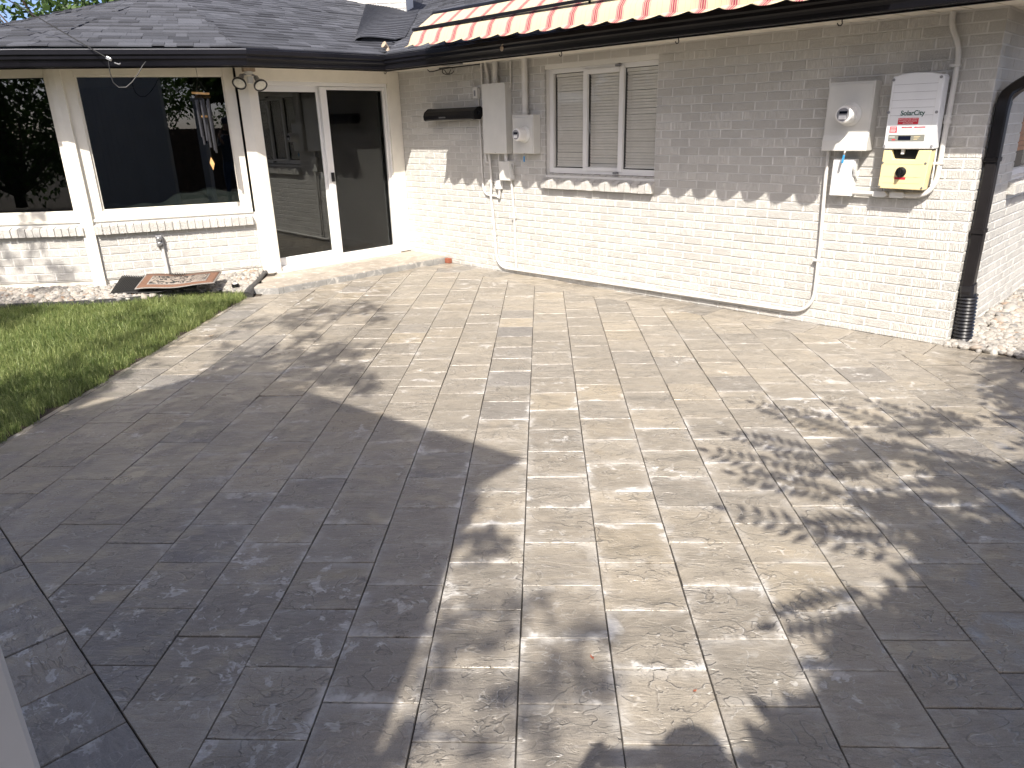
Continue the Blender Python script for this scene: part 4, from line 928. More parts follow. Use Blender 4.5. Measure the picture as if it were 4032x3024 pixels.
# yellow connection box with an open notch
yp = [(6.058, 1.160), (6.062, 1.432), (6.118, 1.432), (6.136, 1.372), (6.286, 1.368), (6.302, 1.434), (6.388, 1.434), (6.372, 1.155)]
yb = bevel(MB().prism(yp, 'y', -.142, -.04).build('connection_box', M['yellow'], iv, F1), .006, 2)
MB().box(6.115, 6.305, -.10, -.03, 1.365, 1.440).build('notch_back', M['blackplastic'], yb, F1)
MB().box(6.180, 6.200, -.125, -.10, 1.405, 1.440).build('plug', M['vinyl'], yb, F1)
for z_ in (1.335, 1.245, 1.200): MB().box(6.085, 6.345, -.1433, -.1415, z_, z_+.0015).build('groove', M['tapebrown'], yb, F1)
for x, z_ in ((6.070, 1.345), (6.362, 1.345), (6.070, 1.172), (6.362, 1.172)): MB().lathe([(.008, 0), (.008, .004)], (x, -.142, z_), (0, -1, 0), 10).build('screw', M['steel'], yb, F1)
kb = MB().lathe([(.036, 0), (.036, .012), (.026, .016), (.024, .030)], (6.206, -.142, 1.281), (0, -1, 0), 24).build('switch_knob', M['blackplastic'], iv, F1, smooth=True)
bevel(MB().box(6.197, 6.215, -.186, -.158, 1.245, 1.317).build('grip', M['blackplastic'], kb, F1), .004)
MB().box(6.168, 6.242, -.1445, -.1415, 1.228, 1.243).build('red_tag', M['red'], yb, F1)
def plate(name, x0, x1, z0, z1, m, y=-.1520): return MB().box(x0, x1, y, -.1495, z0, z1).build(name, M[m], body, F1)
plate('label', 6.136, 6.272, 1.612, 1.655, 'red'); plate('label', 6.087, 6.138, 1.556, 1.598, 'red'); plate('label', 6.138, 6.159, 1.556, 1.598, 'whitelabel')
plate('label', 6.163, 6.328, 1.557, 1.597, 'whitelabel', -.1514); plate('label', 6.166, 6.238, 1.587, 1.596, 'red'); plate('label', 6.250, 6.326, 1.587, 1.596, 'red')
plate('display_panel', 6.085, 6.329, 1.496, 1.542, 'lcdpanel'); plate('display', 6.153, 6.238, 1.504, 1.533, 'lcd', -.1527)
dg = bpy.context.evaluated_depsgraph_get()
def lettering(txt, x, z_, size, m, parent, y=-.1535, align='CENTER', sx=1.0, bold=0.0, F_=F1):
    cu = bpy.data.curves.new('lettering', 'FONT'); cu.body = txt; cu.size = size; cu.align_x = align; cu.align_y = 'CENTER'; cu.extrude = 0.0004; cu.offset = bold
    to = bpy.data.objects.new('tmp', cu); col.objects.link(to); bpy.context.view_layer.update()
    me = bpy.data.meshes.new_from_object(to.evaluated_get(bpy.context.evaluated_depsgraph_get())); bpy.data.objects.remove(to); me.name = 'lettering'
    me.materials.clear(); me.materials.append(M[m]); o = bpy.data.objects.new('lettering', me); col.objects.link(o)
    place(o, F_ @ T(x, y, z_) @ Matrix.Rotation(R(90), 4, 'X') @ Matrix.Diagonal((sx, 1, 1, 1)), parent); return o
lettering('SolarCity', 6.226, 1.687, .046, 'green', body, y=-.1520, sx=.93, bold=.0007)
for k, s_ in enumerate(('PHOTOVOLTAIC SYSTEM', 'EQUIPPED WITH RAPID', 'SHUTDOWN')): lettering(s_, 6.204, 1.647-.0135*k, .0118, 'whitelabel', body, y=-.1526, sx=.98 if k < 2 else 1)
for x in (6.202, 6.288):
    lettering('WARNING', x, 1.5915, .009, 'greytext', body, y=-.1526)
    for k in range(4): MB().box(x-.033, x+.033-.009*(k % 3), -.1519, -.1513, 1.580-.0062*k, 1.5825-.0062*k).build('print_line', M['greytext'], body, F1)
for k in range(4): MB().box(6.092, 6.132-.004*(k % 2), -.1526, -.1519, 1.588-.009*k, 1.591-.009*k).build('print_line', M['whitelabel'], body, F1)
for k in range(3): MB().box(6.258, 6.300-.008*k, -.1526, -.1519, 1.527-.010*k, 1.530-.010*k).build('print_line', M['yellow'], body, F1)
MB().box(6.092, 6.130, -.1526, -.1519, 1.524, 1.528).build('print_line', M['whitelabel'], body, F1)
MB().box(6.112, 6.135, -.1526, -.1519, 1.503, 1.511).build('print_line', M['red'], body, F1); MB().box(6.090, 6.110, -.1526, -.1519, 1.503, 1.511).build('print_line', M['greytext'], body, F1)
pipe('conduit', [(6.347, -.03, 2.335), (6.352, -.03, 2.26)]+arc((6.365, -.03, 2.22), (6.42, -.03, 2.13), (6.426, -.03, 2.04), 7)+[(6.428, -.03, 1.85), (6.425, -.03, 1.60), (6.424, -.03, 1.33)]+arc((6.423, -.03, 1.26), (6.41, -.035, 1.112), (6.31, -.05, 1.110), 9), .0185, 'white conduit curving down past the right side of the inverter', coup=[(6.425, -.03, 1.64)], straps=[(6.427, -.03, 1.99), (6.424, -.03, 1.34)])
lb = empty('conduit_fitting', F1 @ T(6.1, 0, 1.09), 'pair of grey conduit bodies joining the disconnect box and inverter', 'conduit fitting')
MB().tube([(5.846, -.045, 1.110), (6.00, -.045, 1.110)], .0165, 12).build('pipe', M['conduit'], lb, F1, smooth=True)
for a, b in ((6.00, 6.105), (6.125, 6.235)):
    bevel(MB().prism([(a, 1.09), (a+.02, 1.086), (b-.02, 1.086), (b, 1.10), (b, 1.118), (b-.02, 1.132), (a+.02, 1.132), (a, 1.126)], 'y', -.075, -.02).build('body', M['boxlight'], lb, F1), .006)
MB().tube([(6.235, -.048, 1.110), (6.32, -.048, 1.110)], .021, 12).build('coupling', M['conduit'], lb, F1, smooth=True)
pipe('conduit', [(6.392, -.05, 1.44), (6.398, -.05, 1.20), (6.392, -.05, 1.18)], .005, 'thin white cable beside the inverter', m='vinyl')
# hooks under the gutter
def hook(s_, e_, zt, label, tw=0.0, ln=.05):
    pts = [(0, 0, .03), (0, 0, 0), (0, 0, -ln*.5), (.004, 0, -ln*.8), (-.004, 0, -ln*1.05), (-.018, 0, -ln*1.05), (-.026, 0, -ln*.85), (-.027, 0, -ln*.7)]
    return tag(MB().tube(pts, .0042, 6).build('gutter_hook', M['wire'], None, F1 @ T(s_, -e_, zt) @ Matrix.Rotation(tw, 4, 'Z'), smooth=True), label, 'hook', 'hooks under the gutter')
hook(.573, .60, 2.33, 'small dark hook under the gutter at the inner corner', .3); hook(3.293, .60, 2.315, 'small dark hook under the gutter above the window', 0)
hook(4.535, .60, 2.315, 'small dark hook under the gutter right of the window', 0); hook(5.826, .60, 2.315, 'small dark hook under the gutter above the right meter', .5)
gk = empty('gutter_eye', F1 @ T(2.66, -.74, 2.36), 'small tan eye hook fixed to the gutter face below the awning', 'eye hook')
MB().lathe([(.018, 0), (.024, .003), (.018, .006)], (2.66, -.742, 2.37), (0, -1, 0), 14).build('disc', M['tapebrown'], gk, F1); MB().tube([(2.668, -.745, 2.385), (2.672, -.755, 2.40), (2.690, -.755, 2.405)], .003, 6).build('wire', M['tapebrown'], gk, F1)
wb = empty('wire_bundle', F1 @ T(1.1, -.05, 2.30), 'black wires looped under the soffit above the patio heater', 'wires')
MB().tube([(.72, -.09, 2.325), (.78, -.11, 2.300), (.84, -.10, 2.300), (.92, -.06, 2.318), (1.12, -.05, 2.325), (1.36, -.03, 2.330), (1.58, -.02, 2.332)], .0065, 7).build('wire', M['wire'], wb, F1, smooth=True)
lp_ = [(1.13+.105*math.cos(q)*1.0, -.12, 2.287+.038*math.sin(q)) for q in [i*math.pi/9+.6 for i in range(17)]]
MB().tube(lp_, .005, 6).build('wire', M['wire'], wb, F1, smooth=True)
MB().tube([(1.08, -.13, 2.30), (1.11, -.13, 2.262), (1.16, -.13, 2.258), (1.18, -.12, 2.30)], .004, 6).build('wire', M['wire'], wb, F1, smooth=True)
MB().tube([(1.45, -.02, 2.33), (1.425, -.02, 2.25), (1.432, -.02, 2.16), (1.47, -.025, 2.10)], .004, 6).build('wire', M['conduit'], wb, F1, smooth=True)
bevel(MB().box(1.06, 1.24, -.20, -.12, 2.310, 2.322).build('bracket', M['wire'], wb, F1), .003)
tag(bevel(MB().box(1.42, 1.60, -.40, -.30, 2.318, 2.329).build('soffit_patch', M['dullmetal'], None, F1), .003), 'small grey patch screwed to the soffit near the panel', 'patch')
# red brick stub at the end of the step
tag(bevel(MB().box(.80, .885, -.06, -.006, .0, .062).build('brick_stub', M['rust'], None, F1), .006), 'bare red brick stub at the end of the door step', 'brick')

# ================================================================ AWNING
aw = empty('awning', F1 @ T(3.96, -.7, 2.44), 'retracted red and cream striped fabric awning with scalloped edge above the gutter', 'awning')
S0, S1 = 1.61, 6.31; NS = int((S1-S0)/.2448*14)
amb = MB(); rows_ = 9
for i in range(NS+1):
    s_ = S0+(S1-S0)*i/NS; q = (s_-S0)/(S1-S0); lobe = abs(math.sin(math.pi*(s_-3.165)/.2448))**0.8
    fe, fz = 1.054-.05*q, 2.478-.072*q; sag = .010*math.sin(s_*2.1)
    wv = .006*math.sin(s_*25.67*1.0+.6)
    prof = [(.665, 2.800-.03*q), (.735, 2.765-.04*q+sag), (.85, 2.690-.05*q+sag*1.5), (.965, 2.612-.06*q), (1.01, 2.562-.065*q+wv*.5), (fe, fz+wv), (fe+.024*lobe, fz-.012*lobe+wv), (fe+.043*lobe, fz-.022*lobe+wv*.6), (fe+.060*lobe, fz-.032*lobe)]
    amb.v += [(s_, -e_, z_) for e_, z_ in prof]
for i in range(NS):
    for k in range(rows_-1): a = i*rows_+k; amb.f.append((a, a+1, a+rows_+1, a+rows_))
ao = amb.build('fabric', M['awning'], aw, F1, smooth=True); sm = ao.modifiers.new('s', 'SOLIDIFY'); sm.thickness = .0025
bar = MB()
for i in range(24):
    pass
MB().prism([(-.952, 2.614), (-.982, 2.606), (-.985, 2.632), (-.955, 2.640)], 'x', S0-.01, S1+.01).build('front_bar', M['blackplastic'], aw, F1)
for k in range(int((S1-S0)/.0115)):
    pass
br_ = MB()
for k in range(420):
    x = random.uniform(S0, S1); y = -.968+random.uniform(-.012, .012); h = random.uniform(.004, .014)
    br_.add([(x-.0014, y, 2.628), (x+.0014, y, 2.628), (x+random.gauss(0, .003), y-.004, 2.636+h)], [(0, 1, 2)])
stuff(br_.build('bristles', M['wire'], aw, F1))
MB().tube([(S0-.03, -.655, 2.772), (S1+.03, -.655, 2.742)], .045, 14).build('roller', M['blackplastic'], aw, F1, smooth=True)
for x in (1.75, 2.62, 3.9, 5.1, 6.2):
    MB().tube([(x, -.955, 2.605), (x, -.60, 2.520), (x, -.40, 2.545)], .012, 8).build('arm', M['blackplastic'], aw, F1)
    MB().box(x-.03, x+.03, -.655, -.60, 2.49, 2.78).build('bracket', M['blackplastic'], aw, F1)

# ================================================================ LEFT WING THINGS
ol = empty('outdoor_outlet', F2 @ T(.68, -.03, .12), 'weathered grey outdoor outlet on a pipe below the middle window', 'outlet')
bevel(MB().box(.637, .706, -.055, 0, .492, .617).build('case', M['dullmetal'], ol, F2), .006)
for z_ in (.526, .578): MB().lathe([(.024, 0), (.024, .018), (.014, .026)], (.672, -.055, z_), (0, -1, 0), 16).build('cover', M['steel'], ol, F2, smooth=True)
MB().tube([(.690, -.03, .49), (.700, -.03, .10)], .014, 10).build('pipe', M['conduit'], ol, F2, smooth=True)
bb = (md+t1).normalized(); fm = K + bb*.13
fl = empty('floodlight', T(fm.x, fm.y, 2.28), 'twin-head floodlight with motion sensor under the eave left of the door', 'floodlight')
Ff = frame(Vector((fm.x, fm.y, 0)), Vector((.817, .577, 0)), Vector((-bb.x, -bb.y, 0)))
bevel(MB().box(-.06, .065, -.05, .03, 2.285, 2.345).build('junction_box', M['tapebrown'], fl, Ff), .004)
MB().lathe([(.045, 0), (.045, .02), (.03, .035)], (0, -.01, 2.288), (0, 0, -1), 16).build('canopy', M['boxlight'], fl, Ff, smooth=True)
bevel(MB().box(-.028, .030, -.05, .01, 2.165, 2.240).build('motion_sensor', M['boxlight'], fl, Ff), .012, 3)
for sx, dirv, cpos in ((-1, Vector((-.42, -.62, -.62)), Vector((-.125, -.06, 2.165))), (1, Vector((.12, -.72, -.68)), Vector((.085, -.10, 2.145)))):
    dn = dirv.normalized(); ba = cpos - dn*.125
    MB().tube([(sx*.02, -.02, 2.262), ba - Vector((0, 0, -.01)), ba+dn*.01], .011, 8).build('arm', M['dullmetal'], fl, Ff, smooth=True)
    hd = MB().lathe([(.026, 0), (.028, .055), (.044, .075), (.069, .105), (.071, .125), (.064, .128)], ba, dn, 24).build('lamp_head', M['dullmetal'], fl, Ff, smooth=True)
    MB().lathe([(.062, .120), (.056, .128), (.034, .134), (.008, .136)], ba, dn, 24).build('lens', M['lampglass'], hd, Ff, smooth=True)
    MB().lathe([(.0715, .118), (.075, .124), (.0745, .132), (.063, .132), (.063, .127)], ba, dn, 24).build('gasket', M['blackplastic'], hd, Ff, smooth=True)
wc_ = empty('wind_chime', F2 @ T(1.345, -.35, 1.30), 'wind chime with wooden disc and dark tubes before the middle window', 'wind chime')
MB().lathe([(.082, 0), (.086, .004), (.086, .016), (.082, .020)], (1.345, -.35, 2.055), (.06, -.05, 1), 28).build('disc', M['wood'], wc_, F2)
for q in range(3): MB().tube([(1.338, -.35, 2.21), (1.345+.07*math.cos(q*2.1), -.35+.07*math.sin(q*2.1), 2.07)], .0016, 5).build('cord', M['wire'], wc_, F2)
MB().tube([(1.338, -.35, 2.34), (1.342, -.35, 2.25), (1.338, -.35, 2.21)], .0022, 5).build('cord', M['wire'], wc_, F2)
for q in range(6):
    a = q*math.pi/3+.35; x, y = 1.350+.062*math.cos(a), -.35+.062*math.sin(a); zb = (1.475, 1.53, 1.56, 1.64, 1.60, 1.50)[q]
    MB().tube([(x, y, 2.012-.004*q), (x+.004, y, zb)], .0125, 12).build('tube', M['chimetube'], wc_, F2, smooth=True); MB().tube([(x, y, 2.06), (x, y, 2.01)], .0012, 4).build('cord', M['wire'], wc_, F2)
MB().tube([(1.347, -.35, 2.06), (1.352, -.35, 1.42)], .0014, 5).build('cord', M['wire'], wc_, F2)
MB().lathe([(.028, 0), (.030, .006), (.030, .016), (.028, .02)], (1.35, -.35, 1.83), (0, 0, 1), 18).build('striker', M['wood'], wc_, F2)
MB().prism([(1.352, 1.30), (1.375, 1.365), (1.348, 1.435), (1.328, 1.375)], 'y', -.356, -.346).build('sail', M['wood'], wc_, F2)
# overhead cable
ca = Vector((-3.99, 7.115, 2.343))
oc = empty('overhead_cable', T(*ca), 'black overhead service cable clamped to the gutter above the windows', 'cable')
MB().tube([ca, ray_at(199, 40, 1)*0+ca.lerp(CAM+(Vector((-.7352, 1.0942, .1773)))*6.75, 1.0), ca.lerp(CAM+(Vector((-.7352, 1.0942, .1773)))*6.75, 5.0)], .0055, 8).build('cable', M['wire'], oc, Matrix.Identity(4))
bevel(MB().box(-.026, .022, -.012, .012, -.012, .016).build('clamp', M['steel'], oc, T(*ca) @ Matrix.Rotation(.5, 4, 'Y')), .004)
MB().tube([ca+Vector((.05, -.01, -.035)), ca+Vector((.09, -.01, -.05)), ca+Vector((.10, .0, -.04))], .006, 6).build('clip', M['dullmetal'], oc, Matrix.Identity(4))
lo = [ca+Vector((0, -.02, -.02)), ca+Vector((.0, -.03, -.12)), ca+Vector((.01, -.03, -.20)), ca+Vector((.05, -.02, -.245)), ca+Vector((.11, 0, -.245)), ca+Vector((.16, .03, -.20)), ca+Vector((.21, .07, -.13)), ca+Vector((.25, .10, -.06)), ca+Vector((.27, .14, -.02))]
MB().tube(lo, .0042, 8).build('loop', M['wire'], oc, Matrix.Identity(4), smooth=True)
# ================================================================ STEP, EDGING, MATS
def tnz(t_, n_, z_): p = fromtn(t_, n_); return (p.x, p.y, z_)
st = empty('door_step', T(*tnz(.4, 1.1, 0)), 'low stained concrete step in front of the sliding door', 'step')
ZT = .075
def poly_slab(poly, z0, z1, name, m, parent):
    P = [fromtn(a, b) for a, b in poly]; return bevel(MB().prism([(p.x, p.y) for p in P], 'z', z0, z1).build(name, M[m], parent, Matrix.Identity(4)), .004)
for poly in ([(-.06, 0), (.42, 0), (.42, 1.05), (-.06, 1.05)], [(.425, 0), (.775, 0), (.775, 1.05), (.425, 1.05)], [(-.06, 1.055), (.42, 1.055), (.42, 2.40), (.28, 2.36), (.06, 2.16), (-.06, 2.15)], [(.425, 1.055), (.775, 1.055), (.775, 2.42), (.58, 2.61), (.425, 2.49)]):
    poly_slab(poly, -.03, ZT+random.gauss(0, .0008), 'tread_slab', 'concrete', st)
nb = 0.0
while nb < 2.38:
    w_ = random.uniform(.22, .34); b = min(nb+w_, 2.41); poly_slab([(.776, nb+.002), (.790+random.gauss(0, .002), nb+.002), (.790+random.gauss(0, .002), b-.002), (.776, b-.002)], -.02, ZT-.008, 'riser_block', 'riser', st); nb = b
poly_slab([(.776, 2.412), (.790, 2.414), (.590, 2.625), (.582, 2.612)], -.02, ZT-.008, 'riser_block', 'riser', st)
ed = MB(); ep_ = [(-9, 6.56), (-7, 6.84), (-5.52, 7.06), (-5.0, 7.13), (-4.45, 7.25), (-4.1, 7.43), (-3.85, 7.56), (-3.5, 7.585), (-3.20, 7.57)]
for (xa, ya), (xb, yb) in zip(ep_, ep_[1:]):
    ed.add([(xa, ya, -.05), (xb, yb, -.05), (xb, yb, .058), (xa, ya, .058), (xa, ya+.012, -.05), (xb, yb+.012, -.05), (xb, yb+.012, .062), (xa, ya+.012, .062)], [(0, 1, 2, 3), (7, 6, 5, 4), (3, 2, 6, 7)])
tag(ed.build('lawn_edging', M['edging']), 'black plastic edging between the lawn and the pebbles', 'edging', None)
tag(MB().tube([(-3.165, 7.44, .02), (-3.17, 7.50, .045), (-3.19, 7.62, .065), (-3.215, 7.85, .082), (-3.25, 8.10, .098), (-3.285, 8.34, .11)], [.055, .05, .036, .026, .024, .022], 10).build('edging_strip', M['edging'], None, None, smooth=True), 'thick black edging strip slanting beside the door step', 'edging')
def matt(name, FL, FR_, BR_, BL, th, nx, ny, wave):
    FL, FR_, BR_, BL = map(Vector, (FL, FR_, BR_, BL)); vs = []
    for j in range(ny+1):
        for i in range(nx+1):
            u, v = i/nx, j/ny; p = FL*(1-u)*(1-v)+FR_*u*(1-v)+BR_*u*v+BL*(1-u)*v; vs.append(p + Z*wave(u, v))
    return vs, [(j*(nx+1)+i, j*(nx+1)+i+1, (j+1)*(nx+1)+i+1, (j+1)*(nx+1)+i) for j in range(ny) for i in range(nx)]
vs, fs = matt('m', (-4.62, 7.35, .065), (-3.72, 7.45, .105), (-3.82, 7.82, .178), (-4.70, 7.78, .168), .01, 24, 8, lambda u, v: .010*math.sin(u*9+v*2)+.012)
rm_ = MB().add(vs, fs).build('rubber_mat', M['rubber'], None, None, smooth=True); so = rm_.modifiers.new('s', 'SOLIDIFY'); so.thickness = .012; so.offset = 1
tag(rm_, 'black ribbed rubber mat lying on the pebbles under the other mat', 'mat', 'door mats')
rb_ = MB()
A_, B_, C_, D_ = [Vector(p) for p in ((-4.62, 7.35, .065), (-3.72, 7.45, .105), (-3.82, 7.82, .178), (-4.70, 7.78, .168))]
for k in range(46):
    u = (k+.5)/46; lo_ = A_.lerp(B_, u); hi = D_.lerp(C_, u)
    pts = [lo_.lerp(hi, v/6)+Z*(.010*math.sin(u*9+v/6*2)+.026) for v in range(7)]; rb_.tube(pts, .0045, 4)
stuff(rb_.build('ribs', M['rubber'], rm_, Matrix.Identity(4)))
wv2 = lambda u, v: .030+.009*math.sin(u*8.5+.6)+.016*max(0, u-.82)*2
pm = empty('door_mat', T(-3.95, 7.6, .15), 'patterned doormat with orange border on the pebbles by the step', 'mat', 'door mats')
c4 = ((-4.34, 7.35, .10), (-3.50, 7.42, .135), (-3.58, 7.82, .180), (-4.43, 7.79, .174))
def sub(c4, a, b): 
    FL, FR_, BR_, BL = map(Vector, c4); f = lambda u, v: FL*(1-u)*(1-v)+FR_*u*(1-v)+BR_*u*v+BL*(1-u)*v
    return (f(a, b), f(1-a, b), f(1-a, 1-b), f(a, 1-b))
for nm, m, (a, b), lift in (('binding', 'matedge', (0, 0), 0), ('border', 'matborder', (.02, .035), .004), ('inner_line', 'matedge', (.125, .20), .007), ('pile', 'matpat', (.145, .235), .010)):
    vs, fs = matt(nm, *sub(c4, a, b), .01, 28, 6, lambda u, v: wv2(a+u*(1-2*a), v)+lift)
    o = MB().add(vs, fs).build(nm, M[m], pm, Matrix.Identity(4), smooth=True); so = o.modifiers.new('s', 'SOLIDIFY'); so.thickness = .009 if nm == 'binding' else .004; so.offset = 1
pk = empty('puck_light', T(-3.38, 7.66, .07), 'small black round path light among the pebbles', 'path light')
MB().lathe([(.038, 0), (.040, .03), (.034, .036)], (-3.38, 7.66, .075), (0, 0, 1), 18).build('case', M['blackplastic'], pk, Matrix.Identity(4)); MB().lathe([(.026, 0), (.022, .006)], (-3.38, 7.66, .111), (0, 0, 1), 18).build('lens', M['vinyl'], pk, Matrix.Identity(4))
# sofa seen dimly behind the middle window
sf = empty('sofa', F2 @ T(.9, .55, .10), 'grey fleece-covered sofa back seen through the middle window', 'sofa')
vs = []; nx_, ny_ = 40, 14
for j in range(ny_+1):
    for i in range(nx_+1):
        u, v = i/nx_, j/ny_; a = v*math.pi; x = .12+1.75*u
        h = .93+.13*math.sin(max(0, min(1, (u-.30)/.6))*math.pi*.8)+.02*math.sin(u*31)+.015*math.sin(u*13+j)
        r_ = .16+.015*math.sin(u*22+j*.9)
        vs.append((x, .42-.20*math.cos(a), .30+(h-.30)*(math.sin(a)**.35 if 0 < j < ny_ else 0)))
bk = MB().add(vs, [(j*(nx_+1)+i, j*(nx_+1)+i+1, (j+1)*(nx_+1)+i+1, (j+1)*(nx_+1)+i) for j in range(ny_) for i in range(nx_)]).build('backrest', M['sofa'], sf, F2, smooth=True)
bevel(MB().box(.15, 1.85, .5, 1.2, .12, .48).build('seat', M['sofa'], sf, F2), .05)
# ================================================================ UNSEEN SHED, set back and heightened to shape the patio shade
KB = 1.7; HB = KB*1.054
CP = Vector((-.593, .615, 0)); C0 = CP + Vector((-.1045, -.9945, 0))*KB; dA = Vector((math.cos(R(235)), math.sin(R(235)), 0)); dB = Vector((math.cos(R(145)), math.sin(R(145)), 0))
nB = Vector((.5736, .8192, 0)); nA = Vector((.8192, -.5736, 0))
FS = frame(C0, -dA, dB)      # x toward the corner along wall A, y away along wall B
sh = empty('outbuilding', T(C0.x-.6, C0.y-.2, 0), 'unseen white board-sided outbuilding, placed and sized to shade the left of the patio', 'outbuilding')
def shp(a, b): return C0 + dA*a + dB*b        # a along A, b along B
def shbox(name, a0, a1, b0, b1, z0, z1, m):
    P = [shp(a0, b0), shp(a1, b0), shp(a1, b1), shp(a0, b1)]; return MB().prism([(p.x, p.y) for p in P], 'z', z0, z1).build(name, M[m], sh, Matrix.Identity(4))
shbox('wall', .02, 1.1, .02, 2.66, 0, 2.80+HB, 'siding')
for k in range(6): shbox('board', .10+.15*k, .10+.15*k+.145, .002, .03, .02, 2.78+HB, 'siding')
for k in range(16): shbox('board', .002, .03, .10+.16*k, .10+.16*k+.155, .02, 2.78, 'siding')
bevel(shbox('corner_trim', -.006, .095, -.008, .095, 0.0, 2.79+HB, 'trim'), .004)
rf = MB(); e0, e1, e2, e3 = shp(-.28, -.04), shp(-.28, 2.72), shp(1.2, 2.72), shp(1.2, -.04)
rf.add([(e0.x, e0.y, 2.74+HB), (e1.x, e1.y, 2.74+HB), (e2.x, e2.y, 2.95+HB), (e3.x, e3.y, 2.95+HB), (e0.x, e0.y, 2.82+HB), (e1.x, e1.y, 2.82+HB), (e2.x, e2.y, 3.03+HB), (e3.x, e3.y, 3.03+HB)], [(0,3,2,1),(4,5,6,7),(0,1,5,4),(1,2,6,5),(2,3,7,6),(3,0,4,7)])
rf.build('roof', M['trim'], sh, Matrix.Identity(4))

# white post at the lower left edge of the view
pst = empty('white_post', T(CP.x-.1, CP.y-.05, 0), 'white square post cut off by the lower left edge', 'post')
FP = frame(CP, -dA, dB)
bevel(MB().box(-.14, 0.0, 0.0, .14, 0.0, 2.30).build('shaft', M['siding'], pst, FP), .006)
bevel(MB().box(-.045, -.040, -.004, .0, .15, 2.15).build('seam', M['boxpaint'], pst, FP), .001)
bevel(MB().box(-.16, .02, -.02, .16, 0.0, .12).build('base', M['siding'], pst, FP), .006)
bevel(MB().box(-.165, .025, -.025, .165, 2.30, 2.36).build('cap', M['siding'], pst, FP), .006)
# ================================================================ FOLIAGE
def leafmesh():
    return {'v': [], 'f': [], 't': []}
def add_leaf(L, c, d, wdir, ln, wd, tone):
    b = len(L['v']); c = np.asarray(c); L['v'] += [c, c+d*ln*.45+wdir*wd/2, c+d*ln, c+d*ln*.45-wdir*wd/2]; L['f'].append((b, b+1, b+2, b+3)); L['t'].append(tone)
def unit(v): v = np.asarray(v, float); return v/np.linalg.norm(v)
SD = np.array([S.x, S.y, S.z])
def caster(g, h): return np.array([g[0], g[1], 0.0]) - SD*(h/(-SD[2]))
def frond(L, A_, B_, nl, ll, wl, droop=0.04, up=None):
    """pinnate leaf, rachis from base B_ to tip A_"""
    A_, B_ = np.asarray(A_, float), np.asarray(B_, float); d = unit(A_-B_); n = -SD if up is None else up
    side = unit(np.cross(d, n)); n = np.cross(side, d)
    prev = None
    for i in range(nl+1):
        q = .12+.88*i/nl; p = B_+(A_-B_)*q - np.array([0, 0, droop])*q*q
        taper = 1-.45*abs(q-.45)*1.6
        if i == nl: add_leaf(L, p, d, side, ll*.8, wl, rng.random()); break
        for s_ in (-1, 1):
            dd = unit(d*.55+side*s_*.85+n*rng.normal(0, .18)); add_leaf(L, p, dd, unit(np.cross(dd, n)+n*rng.normal(0, .2)), ll*taper*rng.uniform(.85, 1.1), wl*rng.uniform(.85, 1.1), rng.random())
    # the rachis as a thin strip
    b = len(L['v']); L['v'] += [B_-side*.004, B_+side*.004, A_-np.array([0, 0, droop])+side*.002, A_-np.array([0, 0, droop])-side*.002]; L['f'].append((b, b+1, b+2, b+3)); L['t'].append(.3)
def clump(L, c, r_, n, sz, flat=.6):
    c = np.asarray(c, float)
    for _ in range(n):
        o = unit(rng.normal(0, 1, 3))*r_*rng.random()**.45; o[2] *= flat
        d = unit(rng.normal(0, 1, 3)+np.array([0, 0, -.3])); w_ = unit(np.cross(d, rng.normal(0, 1, 3))); s_ = sz*rng.uniform(.7, 1.3)
        add_leaf(L, c+o, d, w_, s_, s_*.5, rng.random())
def finish(L, name, parent, m='leaf'):
    me = bpy.data.meshes.new(name); V = np.array(L['v']); F_ = np.array(L['f'])
    me.vertices.add(len(V)); me.vertices.foreach_set('co', V.ravel()); me.loops.add(F_.size); me.loops.foreach_set('vertex_index', F_.ravel())
    me.polygons.add(len(F_)); me.polygons.foreach_set('loop_start', np.arange(len(F_))*4); me.polygons.foreach_set('loop_total', np.full(len(F_), 4)); me.update()
    a = me.attributes.new('tone', 'FLOAT', 'FACE'); a.data.foreach_set('value', np.array(L['t'])); me.materials.append(M[m])
    o = bpy.data.objects.new(name, me); col.objects.link(o); place(o, Matrix.Identity(4), parent); return o
def limb(mb, a, b, r0, r1, bend=.15):
    a, b = Vector(a), Vector(b); m_ = (a+b)/2 + Vector((random.gauss(0, 1), random.gauss(0, 1), .8))*bend*(b-a).length*.35
    pts = arc(a, m_, b, 6); mb.tube(pts, [r0+(r1-r0)*i/6 for i in range(7)], 7)

# --- sumac-like tree on the right, behind the viewer
tr = empty('sumac_tree', T(2.9, -1.7, 0), 'tree with feathery leaves whose shadow covers the right of the patio', 'tree', 'trees around the patio')
L = leafmesh(); wood = MB(); base = Vector((2.9, -1.7, 0)); fork = Vector((2.7, -1.3, 1.9))
wood.tube(arc(base, (2.95, -1.55, 1.0), fork, 6), [.10, .095, .09, .085, .08, .075, .07], 10)
key = [((.90, 3.57), (1.38, 3.13)), ((.85, 2.95), (1.46, 2.52)), ((.83, 2.16), (1.25, 2.27)), ((1.33, 4.26), (1.62, 3.78)), ((1.06, 3.79), (1.48, 3.47)), ((2.74, 4.26), (3.15, 4.50)), ((1.80, 4.22), (2.03, 3.75)), ((2.32, 4.14), (2.5, 3.8)),
       ((1.55, 4.12), (1.80, 3.70)), ((2.05, 4.26), (2.25, 3.80)), ((1.20, 3.48), (1.62, 3.25)), ((2.86, 4.50), (3.2, 4.70)), ((3.0, 4.78), (3.4, 4.85)), ((3.17, 5.05), (3.5, 5.0)), ((2.62, 4.0), (2.9, 3.75)), ((1.15, 2.80), (1.60, 2.75)), ((.98, 3.30), (1.40, 3.02)), ((2.72, 4.05), (3.05, 4.15))]
cl = []
